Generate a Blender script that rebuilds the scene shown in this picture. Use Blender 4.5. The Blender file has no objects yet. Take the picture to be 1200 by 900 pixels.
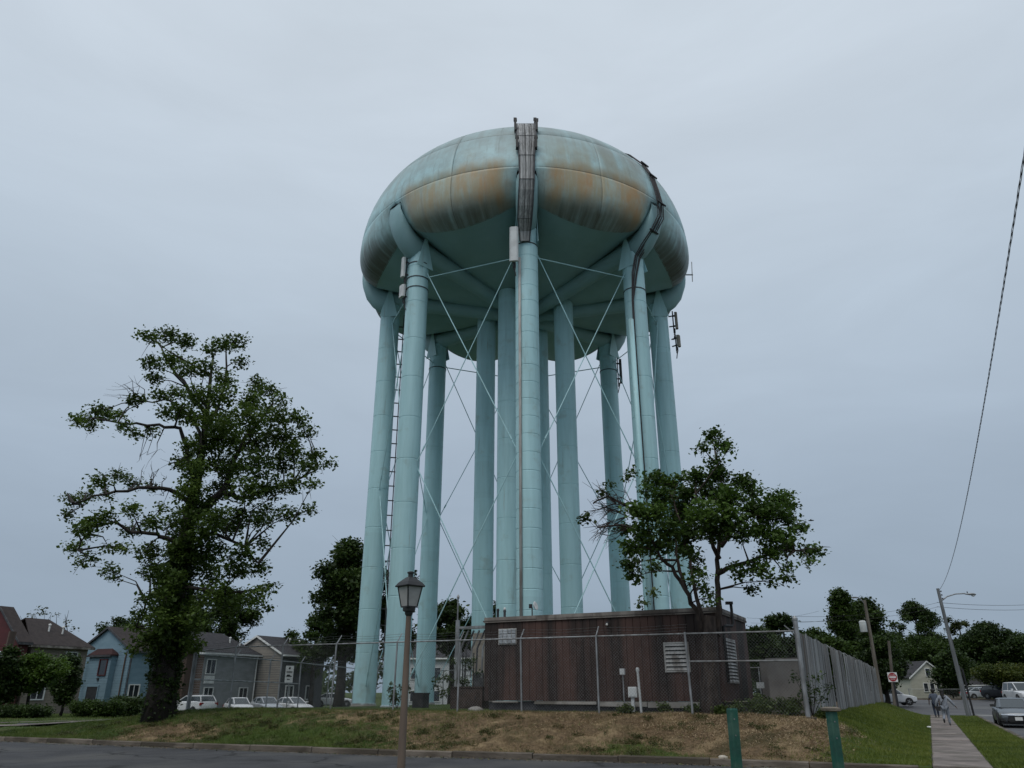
import bpy, math, random
import numpy as np
from mathutils import Vector, Matrix
random.seed(7); RNG = np.random.default_rng(7)
R = math.radians
S = bpy.context.scene
COL = S.collection

# ------------------------------------------------------------------ camera
FOC = 880.0; PITCH = math.atan(361/880.0); EYE = 1.6
cam = bpy.data.cameras.new('camera'); cam.sensor_width = 36; cam.lens = FOC/1200*36
cam.clip_start = .1; cam.clip_end = 3000
camo = bpy.data.objects.new('camera', cam); COL.objects.link(camo)
camo.location = (0, 0, EYE); camo.rotation_euler = (math.pi/2+PITCH, 0, 0)
S.camera = camo
SP, CP = math.sin(PITCH), math.cos(PITCH)
def P(px, py, Y):
    """the world point seen at photo pixel px,py at distance Y in front of the camera"""
    u, v = px-600, py-450
    yc = FOC*CP+v*SP
    return Vector((u/yc*Y, Y, EYE+(FOC*SP-v*CP)/yc*Y))

# ------------------------------------------------------------------ sky and light
SUN_EL, SUN_AZ = R(58), R(205)
world = bpy.data.worlds.new('World'); S.world = world; world.use_nodes = True
nt = world.node_tree; nd = nt.nodes; lk = nt.links
bg = nd['Background']
sky = nd.new('ShaderNodeTexSky'); sky.sky_type = 'NISHITA'; sky.sun_disc = False
sky.sun_elevation = SUN_EL; sky.sun_rotation = SUN_AZ; sky.dust_density = 4; sky.ozone_density = 1.2
tc = nd.new('ShaderNodeTexCoord'); sx = nd.new('ShaderNodeSeparateXYZ'); lk.new(tc.outputs['Generated'], sx.inputs[0])
ramp = nd.new('ShaderNodeValToRGB'); lk.new(sx.outputs['Z'], ramp.inputs[0])
def lin(r, g, b): return tuple((c/255/12.92 if c/255 < .04045 else ((c/255+.055)/1.055)**2.4) for c in (r, g, b))
stops = [(0, (139, 155, 172)), (.08, (146, 162, 179)), (.25, (160, 175, 191)), (.45, (181, 195, 209)), (.68, (199, 210, 221)), (1, (207, 217, 225))]
el = ramp.color_ramp.elements
el[0].position = 0; el[0].color = lin(*stops[0][1])+(1,)
el[1].position = 1; el[1].color = lin(*stops[-1][1])+(1,)
for p, c in stops[1:-1]:
    e = el.new(p); e.color = lin(*c)+(1,)
mp = nd.new('ShaderNodeMapping'); mp.inputs['Scale'].default_value = (1.3, 1.3, 4.2); lk.new(tc.outputs['Generated'], mp.inputs[0])
cn = nd.new('ShaderNodeTexNoise'); cn.inputs['Scale'].default_value = 2.1; cn.inputs['Detail'].default_value = 6; cn.inputs['Roughness'].default_value = .55
cn.inputs['Distortion'].default_value = .4
lk.new(mp.outputs[0], cn.inputs[0])
mr = nd.new('ShaderNodeMapRange'); mr.inputs[1].default_value = .3; mr.inputs[2].default_value = .7; mr.inputs[3].default_value = .945; mr.inputs[4].default_value = 1.055
lk.new(cn.outputs[0], mr.inputs[0])
mul = nd.new('ShaderNodeVectorMath'); mul.operation = 'SCALE'; lk.new(ramp.outputs[0], mul.inputs[0]); lk.new(mr.outputs[0], mul.inputs['Scale'])
# the cloud deck is given in units of the 0.1-strength background
sc10 = nd.new('ShaderNodeVectorMath'); sc10.operation = 'SCALE'; sc10.inputs['Scale'].default_value = 10.0; lk.new(mul.outputs[0], sc10.inputs[0])
mix = nd.new('ShaderNodeMix'); mix.data_type = 'RGBA'; mix.inputs['Factor'].default_value = .94
lk.new(sky.outputs[0], mix.inputs['A']); lk.new(sc10.outputs[0], mix.inputs['B'])
lk.new(mix.outputs['Result'], bg.inputs[0]); bg.inputs[1].default_value = .1
sun = bpy.data.lights.new('sun', 'SUN'); sun.energy = 1.1; sun.angle = R(30); sun.color = (1, .96, .9)
suno = bpy.data.objects.new('sun', sun); COL.objects.link(suno)
sd = Vector((math.sin(SUN_AZ)*math.cos(SUN_EL), math.cos(SUN_AZ)*math.cos(SUN_EL), math.sin(SUN_EL)))
suno.rotation_euler = sd.to_track_quat('Z', 'Y').to_euler()
S.view_settings.view_transform = 'Standard'; S.view_settings.look = 'None'
S.view_settings.exposure = .1; S.view_settings.gamma = 1
S.render.engine = 'CYCLES'; S.cycles.max_bounces = 6; S.cycles.diffuse_bounces = 3; S.cycles.transparent_max_bounces = 8

# ------------------------------------------------------------------ materials
def mat(name, c1, c2=None, scale=4., stretch=(1, 1, 1), rough=.75, bump=0., bscale=None, detail=6., metal=0., var=0., c3=None, s3=.4, spec=.35, lo=.35, hi=.65, lo3=.5, hi3=.62, world=False):
    m = bpy.data.materials.new(name); m.use_nodes = True
    n = m.node_tree.nodes; l = m.node_tree.links; b = n['Principled BSDF']
    b.inputs['Roughness'].default_value = rough; b.inputs['Metallic'].default_value = metal
    b.inputs['Specular IOR Level'].default_value = spec
    t = n.new('ShaderNodeTexCoord'); mpn = n.new('ShaderNodeMapping'); mpn.inputs['Scale'].default_value = stretch
    l.new(t.outputs['Object'], mpn.inputs[0])
    if world:
        ge = n.new('ShaderNodeNewGeometry'); l.new(ge.outputs['Position'], mpn.inputs[0])
    if var:
        oi = n.new('ShaderNodeObjectInfo')
        sc = n.new('ShaderNodeVectorMath'); sc.operation = 'SCALE'; sc.inputs['Scale'].default_value = 37
        if not world: l.new(oi.outputs['Random'], sc.inputs[0]); l.new(sc.outputs[0], mpn.inputs['Location'])
    def noise(s, d=detail):
        x = n.new('ShaderNodeTexNoise'); x.inputs['Scale'].default_value = s; x.inputs['Detail'].default_value = d
        l.new(mpn.outputs[0], x.inputs[0]); return x
    def mixc(f, a, bb):
        x = n.new('ShaderNodeMix'); x.data_type = 'RGBA'
        l.new(f, x.inputs['Factor'])
        for k, v in (('A', a), ('B', bb)):
            if isinstance(v, tuple): x.inputs[k].default_value = v+(1,)
            else: l.new(v, x.inputs[k])
        return x.outputs['Result']
    def ss(o, a, bb, x=0., y=1.):
        q = n.new('ShaderNodeMapRange'); q.interpolation_type = 'SMOOTHSTEP'
        q.inputs[1].default_value = a; q.inputs[2].default_value = bb; q.inputs[3].default_value = x; q.inputs[4].default_value = y
        l.new(o, q.inputs[0]); return q.outputs[0]
    c2 = c2 or tuple(x*.8 for x in c1)
    col = mixc(ss(noise(scale).outputs[0], lo, hi), c1, c2)
    if c3: col = mixc(ss(noise(s3, 8).outputs[0], lo3, hi3), col, c3)
    if var:
        hs = n.new('ShaderNodeHueSaturation'); l.new(col, hs.inputs['Color'])
        l.new(ss(oi.outputs['Random'], 0, 1, 1-var, 1+var), hs.inputs['Value']); col = hs.outputs[0]
    l.new(col, b.inputs['Base Color'])
    if bump:
        bn = n.new('ShaderNodeBump'); bn.inputs['Strength'].default_value = bump; bn.inputs['Distance'].default_value = .05
        l.new(noise(bscale or scale*3).outputs[0], bn.inputs['Height']); l.new(bn.outputs[0], b.inputs['Normal'])
    return m

def leaf_mat(name, trans=.35):
    m = bpy.data.materials.new(name); m.use_nodes = True
    n = m.node_tree.nodes; l = m.node_tree.links; b = n['Principled BSDF']
    a = n.new('ShaderNodeAttribute'); a.attribute_name = 'tint'
    l.new(a.outputs['Color'], b.inputs['Base Color']); b.inputs['Roughness'].default_value = .5; b.inputs['Specular IOR Level'].default_value = .3
    tr = n.new('ShaderNodeBsdfTranslucent'); l.new(a.outputs['Color'], tr.inputs[0])
    mx = n.new('ShaderNodeMixShader'); mx.inputs[0].default_value = trans
    l.new(b.outputs[0], mx.inputs[1]); l.new(tr.outputs[0], mx.inputs[2]); l.new(mx.outputs[0], n['Material Output'].inputs[0])
    return m

def glass_mat(name, c=(.02, .025, .03), rough=.08):
    m = bpy.data.materials.new(name); m.use_nodes = True
    b = m.node_tree.nodes['Principled BSDF']; b.inputs['Base Color'].default_value = c+(1,); b.inputs['Roughness'].default_value = rough
    b.inputs['Specular IOR Level'].default_value = .6
    return m

M = {}
M['leaf'] = leaf_mat('leaf'); M['grass'] = leaf_mat('grass_blade', .2); M['chip'] = leaf_mat('straw', .1)
M['bark'] = mat('bark', (.034, .028, .023), (.016, .013, .011), 6, (1, 1, .25), .9, .8, 14)
M['bark2'] = mat('bark_grey', (.062, .046, .038), (.028, .021, .018), 7, (1, 1, .3), .9, .8, 14)
M['galv'] = mat('galvanised_steel', (.33, .34, .35), (.2, .2, .2), 5, (1, 1, .4), .5, metal=.5)
M['wire'] = mat('fence_wire', (.25, .26, .265), (.15, .15, .15), 5, rough=.55, metal=.4)
M['concrete'] = mat('concrete', (.34, .325, .30), (.24, .225, .205), 1.2, rough=.9, bump=.25, bscale=20, c3=(.15, .14, .12), s3=.6)
M['slab'] = mat('sidewalk_concrete', (.215, .182, .165), (.155, .132, .12), 2.2, rough=.9, bump=.3, bscale=30, var=.2, c3=(.12, .105, .09), s3=.9)
M['kerb'] = mat('kerb_concrete', (.16, .135, .11), (.085, .07, .055), 2.5, rough=.95, bump=.4, bscale=18, var=.15, c3=(.06, .05, .038), s3=1.1)
M['block'] = mat('concrete_block', (.30, .27, .23), (.22, .195, .165), 2.5, rough=.9, bump=.2, var=.1)
M['white'] = mat('white_paint', (.72, .73, .72), (.6, .6, .58), 2, rough=.5)
M['offwhite'] = mat('pale_grey_plastic', (.56, .58, .58), (.45, .46, .46), 2, rough=.5)
M['black'] = mat('black_metal', (.018, .018, .02), (.03, .03, .03), 4, rough=.5)
M['darkgrey'] = mat('dark_grey_metal', (.07, .07, .075), (.04, .04, .045), 4, rough=.6)
M['cable'] = mat('cable_jacket', (.03, .028, .03), (.05, .045, .045), 6, rough=.6)
M['cablegrey'] = mat('weathered_cable', (.37, .37, .365), (.22, .22, .22), 8, (1, 1, .15), .7, var=.5)
M['rustcable'] = mat('brown_conduit', (.40, .40, .385), (.30, .27, .25), 6, (1, 1, .2), .7)
M['rubber'] = mat('rubber', (.02, .02, .02), (.03, .03, .03), 4, rough=.85)
M['glass'] = glass_mat('window_glass'); M['carglass'] = glass_mat('car_glass', (.03, .04, .045), .05)
M['chrome'] = mat('chrome', (.7, .7, .72), (.6, .6, .6), 3, rough=.15, metal=.9)
M['lens'] = mat('lamp_lens', (.6, .62, .63), (.5, .5, .5), 3, rough=.1); M['redlens'] = mat('tail_lens', (.3, .02, .02), (.2, .015, .015), 3, rough=.15)
M['wood'] = mat('pole_wood', (.17, .15, .125), (.10, .085, .07), 5, (1, 1, .1), .9, .4, 12)
M['polegrey'] = mat('grey_pole_wood', (.19, .20, .21), (.12, .125, .13), 5, (1, 1, .1), .85, .4, 12)
M['green'] = mat('green_paint', (.012, .085, .06), (.018, .065, .05), 5, rough=.55, bump=.15, c3=(.04, .10, .075), s3=3)
M['skin'] = mat('skin', (.10, .055, .038), (.085, .045, .03), 6, rough=.55)
M['hair'] = mat('hair', (.012, .011, .011), (.02, .018, .018), 20, rough=.6)
M['stone'] = mat('pale_stone', (.5, .45, .38), (.38, .34, .28), 6, rough=.9, bump=.4)

# ------------------------------------------------------------------ mesh helpers
WM = {}          # world matrix of every root and part
class MB:
    def __init__(s): s.v = []; s.f = []
    def add(s, vs, fs):
        o = len(s.v); s.v += [tuple(q) for q in vs]; s.f += [tuple(i+o for i in f) for f in fs]; return s
    def box(s, c, d, rz=0., mx=None):
        x, y, z = d[0]/2, d[1]/2, d[2]/2
        vs = [Vector((i*x, j*y, k*z)) for k in (-1, 1) for j in (-1, 1) for i in (-1, 1)]
        m = mx or Matrix.Rotation(rz, 3, 'Z')
        vs = [m @ q+Vector(c) for q in vs]
        return s.add(vs, [(0, 2, 3, 1), (4, 5, 7, 6), (0, 1, 5, 4), (2, 6, 7, 3), (0, 4, 6, 2), (1, 3, 7, 5)])
    def tube(s, pts, rad, n=8, cap=True):
        pts = [Vector(p) for p in pts]; k = len(pts)
        rad = [rad]*k if not hasattr(rad, '__len__') else rad
        vs = []; up = None
        for i, p in enumerate(pts):
            d = (pts[min(i+1, k-1)]-pts[max(i-1, 0)])
            d = d.normalized() if d.length > 1e-9 else Vector((0, 0, 1))
            if up is None:
                up = d.orthogonal().normalized()
            up = (up-d*up.dot(d)); up = up.normalized() if up.length > 1e-6 else d.orthogonal().normalized()
            w = d.cross(up)
            for j in range(n):
                a = 2*math.pi*j/n
                vs.append(p+(up*math.cos(a)+w*math.sin(a))*rad[i])
        fs = [(i*n+j, i*n+(j+1) % n, (i+1)*n+(j+1) % n, (i+1)*n+j) for i in range(k-1) for j in range(n)]
        if cap: fs += [tuple(range(n-1, -1, -1)), tuple((k-1)*n+j for j in range(n))]
        return s.add(vs, fs)
    def lathe(s, c, prof, n=24, cap=True, rot=0.):
        vs = [(c[0]+r*math.cos(2*math.pi*j/n+rot), c[1]+r*math.sin(2*math.pi*j/n+rot), c[2]+z) for r, z in prof for j in range(n)]
        k = len(prof)
        fs = [(i*n+j, i*n+(j+1) % n, (i+1)*n+(j+1) % n, (i+1)*n+j) for i in range(k-1) for j in range(n)]
        if cap: fs += [tuple(range(n-1, -1, -1)), tuple((k-1)*n+j for j in range(n))]
        return s.add(vs, fs)
    def loft(s, rings, close=True, cap=True):
        n = len(rings[0]); k = len(rings); vs = [p for r in rings for p in r]
        m = n if close else n-1
        fs = [(i*n+j, i*n+(j+1) % n, (i+1)*n+(j+1) % n, (i+1)*n+j) for i in range(k-1) for j in range(m)]
        if cap: fs += [tuple(range(n-1, -1, -1)), tuple((k-1)*n+j for j in range(n))]
        return s.add(vs, fs)
    def prism(s, poly, d):
        """poly: list of 3D points; d: thickness vector"""
        n = len(poly); a = [Vector(p) for p in poly]; b = [p+Vector(d) for p in a]
        return s.add(a+b, [tuple(range(n-1, -1, -1)), tuple(range(n, 2*n))]+[(i, (i+1) % n, n+(i+1) % n, n+i) for i in range(n)])
    def mesh(s, name, m=None, smooth=False, inv=None):
        me = bpy.data.meshes.new(name)
        vs = s.v if inv is None else [inv @ Vector(q) for q in s.v]
        me.from_pydata([tuple(q) for q in vs], [], s.f)
        if m: me.materials.append(M[m] if isinstance(m, str) else m)
        if smooth: me.shade_smooth()
        me.update(); return me
    def build(s, name, m, parent=None, smooth=False, local=False, **kw):
        W = WM[parent.name] if parent else Matrix.Identity(4)
        me = s.mesh(name, m, smooth, None if (local or not parent) else W.inverted())
        o = bpy.data.objects.new(name, me); COL.objects.link(o)
        if parent: o.parent = parent
        WM[o.name] = W
        if smooth == 'auto': sharp(me)
        tag(o, **kw); return o
def sharp(me, ang=R(35)):
    try: me.set_sharp_from_angle(angle=ang)
    except Exception: pass
def tag(o, label=None, cat=None, group=None, kind=None):
    if label: o['label'] = label
    if cat: o['category'] = cat
    if group: o['group'] = group
    if kind: o['kind'] = kind
    return o
def root(name, loc, rz=0., label=None, cat=None, group=None, kind=None, tilt=(0, 0)):
    o = bpy.data.objects.new(name, None); COL.objects.link(o); o.empty_display_size = .3
    o.location = loc; o.rotation_euler = (tilt[0], tilt[1], rz)
    WM[o.name] = Matrix.Translation(Vector(loc)) @ o.rotation_euler.to_matrix().to_4x4()
    return tag(o, label, cat, group, kind)
def inst(name, me, parent, loc, rz=0., sc=(1, 1, 1), rot=None):
    """a part sharing mesh data, placed in its parent's own frame"""
    o = bpy.data.objects.new(name, me); COL.objects.link(o); o.parent = parent
    o.location = loc; o.rotation_euler = rot or (0, 0, rz); o.scale = sc; WM[o.name] = WM[parent.name]; return o
def copy_tree(o, loc, rz, label, group=None, par=None):
    c = o.copy(); COL.objects.link(c)
    if par: c.parent = par
    else:
        c.location = loc; c.rotation_euler = (0, 0, rz); c['label'] = label
        if group: c['group'] = group
    for ch in list(o.children): copy_tree(ch, None, None, None, None, c)
    return c
def tri_mesh(name, V, F, mt, tint=None, nper=None):
    """big meshes straight from numpy; tint: one colour per group of nper vertices"""
    me = bpy.data.meshes.new(name)
    V = np.asarray(V, np.float32); F = np.asarray(F, np.int32); k = F.shape[1]
    me.vertices.add(len(V)); me.vertices.foreach_set('co', V.ravel())
    me.loops.add(F.size); me.loops.foreach_set('vertex_index', F.ravel())
    me.polygons.add(len(F)); me.polygons.foreach_set('loop_start', np.arange(0, F.size, k, dtype=np.int32))
    me.update(calc_edges=True)
    if tint is not None:
        at = me.color_attributes.new('tint', 'FLOAT_COLOR', 'POINT')
        T = np.concatenate([np.repeat(tint, nper, 0), np.ones((len(V), 1))], 1).astype(np.float32)
        at.data.foreach_set('color', T.ravel())
    me.materials.append(M[mt] if isinstance(mt, str) else mt)
    return me
def link(me, name, parent=None, **kw):
    o = bpy.data.objects.new(name, me); COL.objects.link(o)
    if parent:
        o.parent = parent; WM[o.name] = WM[parent.name]
    return tag(o, **kw)

# ------------------------------------------------------------------ street frame and terrain
# a runs along the front street (to the right), b runs along the side street (away)
E1 = Vector((.889, -.457, 0)); E2 = Vector((.457, .889, 0)); C0 = Vector((9.5, 19.4, 0))
ANG = math.atan2(-.457, .889)
def AB(x, y): d = Vector((x, y, 0))-C0; return d.dot(E1), d.dot(E2)
KA = np.array([-200, -31.5, -19.65, -13.3, -7.86, -4.3, 0, 100.]); KB = np.array([-4.5, -2.36, -1.78, -1.35, -.5, -.15, 0, 0])
def bk(a): return np.interp(a, KA, KB)
def sst(x, a, b): t = np.clip((x-a)/(b-a), 0, 1); return t*t*(3-2*t)
def lotz(b): return -.12+.85*sst(b, 52, 108)
def H(a, b):
    a = np.asarray(a, float); b = np.asarray(b, float); bp = b-bk(a)
    u = sst(bp, .1, 5.1); v = 1-sst(a, -3.3, .15)
    L0 = .26*(1-sst(b, 8, 17)); L = L0+(1-L0)*sst(a, -35, -25.5)
    z = .92*u*v*L*(1-sst(b, 44, 60)*(1-.3))
    z = np.where(bp < 0, 0, z)
    far = .75*sst(b, 52, 108)*sst(a, -60, -10)+.35*sst(b, 40, 120)*(1-sst(a, -60, -10))
    return z*(1-sst(b, 60, 110))+far
def onroad(a, b):
    bp = b-bk(a)
    return ((bp < .05) & (bp > -9.45)) | ((a > 3.3) & (a < 12.5) & (b > -9.5) & (b < 49)) | ((b > 48) & (b < 98) & (a > -9) & (a < 70))
def W3(a, b, z=None):
    p = C0+E1*a+E2*b
    return Vector((p.x, p.y, float(H(a, b)) if z is None else z))
def grd(x, y): a, b = AB(x, y); return float(H(a, b))

def ray_b(px, py, b):          # street-frame a where the view ray of a pixel column reaches row b
    d = P(px, py, 1.); d.z = 0; o = -C0
    t = (b-o.dot(E2))/d.dot(E2); return o.dot(E1)+t*d.dot(E1)
def ground_mat():
    m = bpy.data.materials.new('ground'); m.use_nodes = True
    n = m.node_tree.nodes; l = m.node_tree.links; b = n['Principled BSDF']; b.inputs['Roughness'].default_value = .95; b.inputs['Specular IOR Level'].default_value = .15
    t = n.new('ShaderNodeTexCoord')
    def noise(s, d=7, r=.55):
        x = n.new('ShaderNodeTexNoise'); x.inputs['Scale'].default_value = s; x.inputs['Detail'].default_value = d; x.inputs['Roughness'].default_value = r
        l.new(t.outputs['Object'], x.inputs[0]); return x.outputs[0]
    def ss(o, a, bb):
        q = n.new('ShaderNodeMapRange'); q.interpolation_type = 'SMOOTHSTEP'; q.inputs[1].default_value = a; q.inputs[2].default_value = bb
        l.new(o, q.inputs[0]); return q.outputs[0]
    def mx(f, a, bb):
        x = n.new('ShaderNodeMix'); x.data_type = 'RGBA'; l.new(f, x.inputs['Factor'])
        for k, v in (('A', a), ('B', bb)):
            if isinstance(v, tuple): x.inputs[k].default_value = v+(1,)
            else: l.new(v, x.inputs[k])
        return x.outputs['Result']
    at = n.new('ShaderNodeAttribute'); at.attribute_name = 'bare'
    f = noise(9)
    soil = mx(ss(f, .35, .7), (.175, .12, .07), (.075, .052, .032))
    soil = mx(ss(noise(1.1), .45, .65), soil, (.26, .19, .11))
    soil = mx(ss(noise(.8), .5, .68), soil, (.06, .052, .025))
    grass = mx(ss(noise(3), .3, .7), (.055, .085, .018), (.035, .055, .014))
    grass = mx(ss(noise(.7), .5, .75), grass, (.10, .095, .04))
    # ragged border between bare soil and grass
    ad = n.new('ShaderNodeMath'); ad.operation = 'ADD'; l.new(at.outputs['Fac'], ad.inputs[0])
    sb = n.new('ShaderNodeMath'); sb.operation = 'MULTIPLY_ADD'; l.new(noise(2.2), sb.inputs[0]); sb.inputs[1].default_value = .9; sb.inputs[2].default_value = -.45
    l.new(sb.outputs[0], ad.inputs[1])
    l.new(mx(ss(ad.outputs[0], .4, .6), grass, soil), b.inputs['Base Color'])
    bn = n.new('ShaderNodeBump'); bn.inputs['Strength'].default_value = .8; bn.inputs['Distance'].default_value = .08
    l.new(noise(14), bn.inputs['Height']); l.new(bn.outputs[0], b.inputs['Normal'])
    return m
M['ground'] = ground_mat()
def bare_mask(a, b):
    """1 = bare soil and chips, 0 = grass"""
    a = np.asarray(a, float); b = np.asarray(b, float); bp = b-bk(a)
    bank = sst(bp, -.5, .3)*(1-sst(bp, 5.2, 8))
    m = bank*(.62+.30*sst(a, -15, -10)-.34*(1-sst(a, -24, -18))-.35*(1-sst(a, -28, -25)))
    m = np.where(a > -4, m*(1-sst(a, -3.2, -.9)), m)
    yard = sst(bp, 5, 7)*(1-sst(a, -3.5, -2.8))*sst(a, -18, -14)*.75*(1-sst(b, 40, 50))
    # hand-placed bald and green patches seen on the bank
    for (ca, cb, ra, rb, s) in ((-24.5, 1.0, 3.2, 1.2, .55), (-26.5, 2.3, 3, .6, .45), (-18.6, 1.2, 2.4, 1.5, -.75), (-20.5, .8, 2, 1.0, -.5), (-16.2, .3, 1.2, .8, -.5), (-7.4, 1.2, 1.3, .9, -.55), (-2.6, 4.2, 1.4, .5, .6), (-22.2, -.6, 3, .6, .45), (-6, .4, 1.0, .5, -.5)):
        m = m+s*np.exp(-((a-ca)/ra)**2-((bp-cb-bk(ca)*0)/rb)**2)
    return np.clip(np.maximum(m, yard), 0, 1)

def axis(parts):
    out = []
    for a, b, st in parts:
        k = max(1, int(round((b-a)/st))); out += list(np.linspace(a, b, k+1)[:-1])
    return np.array(out+[parts[-1][1]])
ga = axis([(-900, -300, 100), (-300, -60, 10), (-60, -34, 1.0), (-34, 3.28, .3), (3.28, 3.36, .08), (3.36, 12.46, 3), (12.46, 12.52, .06), (12.52, 70, 4), (70, 300, 25), (300, 900, 100)])
gb = axis([(-70, -9.6, 6), (-9.6, -9.5, .1), (-9.5, -9.4, .1), (-9.4, .02, 3.1), (.02, .09, .07), (.09, .1, .01), (.1, 10, .25), (10, 48, 1.0), (48, 48.1, .1), (48.1, 98, 2.0), (98, 140, 5), (140, 400, 30), (400, 1600, 200)])
AA, BP = np.meshgrid(ga, gb, indexing='ij')
BB = BP+bk(AA)
ZZ = H(AA, BB)
rough = (RNG.random(AA.shape)-.5)*.07*sst(BP, .1, 1)*(1-sst(BP, 9, 14))*((AA > -40) & (AA < 3))
rough *= (1-((AA > -.1) & (AA < 1.6)))
rough += .05*np.sin(AA*1.7+BP*.8)*np.sin(AA*.63-BP*1.9+1)*sst(BP, .3, 1)*(1-sst(BP, 5, 7))*(1-sst(AA, -3, -1))
ZZ = ZZ+rough
ZZ = np.where(onroad(AA, BB), np.where(BB > 48, lotz(BB)-.25, -.35), ZZ)
V = np.stack([C0.x+E1.x*AA+E2.x*BB, C0.y+E1.y*AA+E2.y*BB, ZZ], -1).reshape(-1, 3)
na, nb = AA.shape
idx = np.arange(na*nb).reshape(na, nb)
F = np.stack([idx[:-1, :-1], idx[1:, :-1], idx[1:, 1:], idx[:-1, 1:]], -1).reshape(-1, 4)
gm = tri_mesh('ground', V, F, 'ground')
gat = gm.attributes.new('bare', 'FLOAT', 'POINT'); gat.data.foreach_set('value', bare_mask(AA, BB).astype(np.float32).ravel())
gm.shade_smooth()
link(gm, 'ground', kind='structure')

# roads
M['asphalt'] = mat('asphalt', (.060, .060, .064), (.045, .045, .048), 1.3, rough=.9, bump=.35, bscale=45, c3=(.082, .08, .078), s3=.35, lo3=.45, hi3=.7)
def crack(m, sc, wid, dark):
    n = m.node_tree.nodes; l = m.node_tree.links; b = n['Principled BSDF']; src = b.inputs['Base Color'].links[0].from_socket
    t = n.new('ShaderNodeTexCoord'); ns = n.new('ShaderNodeTexNoise'); ns.inputs['Scale'].default_value = 1.6; ns.inputs['Detail'].default_value = 5; l.new(t.outputs['Object'], ns.inputs[0])
    av = n.new('ShaderNodeVectorMath'); av.operation = 'MULTIPLY_ADD'; l.new(ns.outputs['Color'], av.inputs[0]); av.inputs[1].default_value = (.9, .9, 0); l.new(t.outputs['Object'], av.inputs[2])
    v = n.new('ShaderNodeTexVoronoi'); v.feature = 'DISTANCE_TO_EDGE'; v.inputs['Scale'].default_value = sc; l.new(av.outputs[0], v.inputs[0])
    q = n.new('ShaderNodeMapRange'); q.inputs[1].default_value = wid; q.inputs[2].default_value = wid*.3; l.new(v.outputs['Distance'], q.inputs[0])
    n2 = n.new('ShaderNodeTexNoise'); n2.inputs['Scale'].default_value = .25; l.new(t.outputs['Object'], n2.inputs[0])
    q2 = n.new('ShaderNodeMapRange'); q2.inputs[1].default_value = .42; q2.inputs[2].default_value = .55; l.new(n2.outputs[0], q2.inputs[0])
    mu = n.new('ShaderNodeMath'); mu.operation = 'MULTIPLY'; l.new(q.outputs[0], mu.inputs[0]); l.new(q2.outputs[0], mu.inputs[1])
    x = n.new('ShaderNodeMix'); x.data_type = 'RGBA'; l.new(mu.outputs[0], x.inputs['Factor']); l.new(src, x.inputs['A']); x.inputs['B'].default_value = dark+(1,)
    l.new(x.outputs['Result'], b.inputs['Base Color'])
crack(M['asphalt'], .32, .022, (.018, .018, .018))
M['asphalt_far'] = mat('asphalt_far', (.095, .095, .10), (.075, .075, .08), .8, rough=.9, bump=.2, bscale=25, c3=(.12, .12, .12), s3=.2)
def strip(name, mt, aa, blo, bhi, z, **kw):
    vs = []; fs = []
    for a in aa:
        for t in np.linspace(0, 1, 6):
            b = blo(a)+(bhi(a)-blo(a))*t
            vs.append(W3(a, b, z(a, b)))
    for i in range(len(aa)-1):
        for j in range(5): fs.append((i*6+j, (i+1)*6+j, (i+1)*6+j+1, i*6+j+1))
    mb = MB(); mb.add(vs, fs); return mb.build(name, mt, **kw)
strip('front_road', 'asphalt', axis([(-260, -40, 20), (-40, 0, 2), (0, 100, 20)]), lambda a: bk(a)-9.5, lambda a: bk(a)+.05, lambda a, b: -.12-.0, kind='structure')
strip('side_road', 'asphalt_far', [3.25, 6, 9, 12.5], lambda a: .002, lambda a: 48., lambda a, b: -.116, kind='structure')
vs = []; fs = []
bs = axis([(48, 98, 2.5)])
for b in bs:
    for a in (-9, 20, 45, 70): vs.append(W3(a, b, float(lotz(b))))
for i in range(len(bs)-1):
    for j in range(3): fs.append((i*4+j, i*4+j+1, (i+1)*4+j+1, (i+1)*4+j))
mb = MB(); mb.add(vs, fs); mb.build('cross_road', 'asphalt_far', kind='structure')
# painted stop bars and a worn pale apron on the cross road
M['roadpaint'] = mat('road_paint', (.62, .62, .6), (.4, .4, .39), 3, rough=.8)
def flat(name, mt, pts, lift, kind='structure', zf=None):
    mb = MB(); mb.add([W3(a, b, (zf(b) if zf else -.116)+lift) for a, b in pts], [tuple(range(len(pts)))]); return mb.build(name, mt, kind=kind)
flat('stop_bar', 'roadpaint', [(5.4, 42.0), (7.6, 42.0), (7.6, 42.9), (5.4, 42.9)], .004)
flat('stop_bar', 'roadpaint', [(9.6, 70.0), (13.2, 70.0), (13.2, 71.2), (9.6, 71.2)], .004, zf=lambda b: float(lotz(b)))
M['palepave'] = mat('pale_paving', (.23, .225, .215), (.18, .175, .17), 1, rough=.9)
def lotpave(name, a0, a1, b0, b1):
    vs = []; fs = []; bb = np.linspace(b0, b1, 6)
    for b in bb: vs += [W3(a0, b, float(lotz(b))+.004), W3(a1, b, float(lotz(b))+.004)]
    fs = [(2*i, 2*i+1, 2*i+3, 2*i+2) for i in range(5)]
    mb = MB(); mb.add(vs, fs); return mb.build(name, 'palepave', kind='structure')
lotpave('pale_apron', -8.8, 3.0, 48.3, 52.5)
lotpave('crossing_apron', 3.5, 30, 52, 55)
flat('road_patch', mat('dirt_wash', (.13, .12, .105), (.09, .082, .07), 2, rough=.95), [(a, float(bk(a))-.30-.16*math.sin(a*1.3)) for a in np.arange(-33, 3.2, 1)]+[(a, float(bk(a))-.08) for a in np.arange(3, -33.1, -1)], .002, zf=lambda b: -.12)

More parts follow.
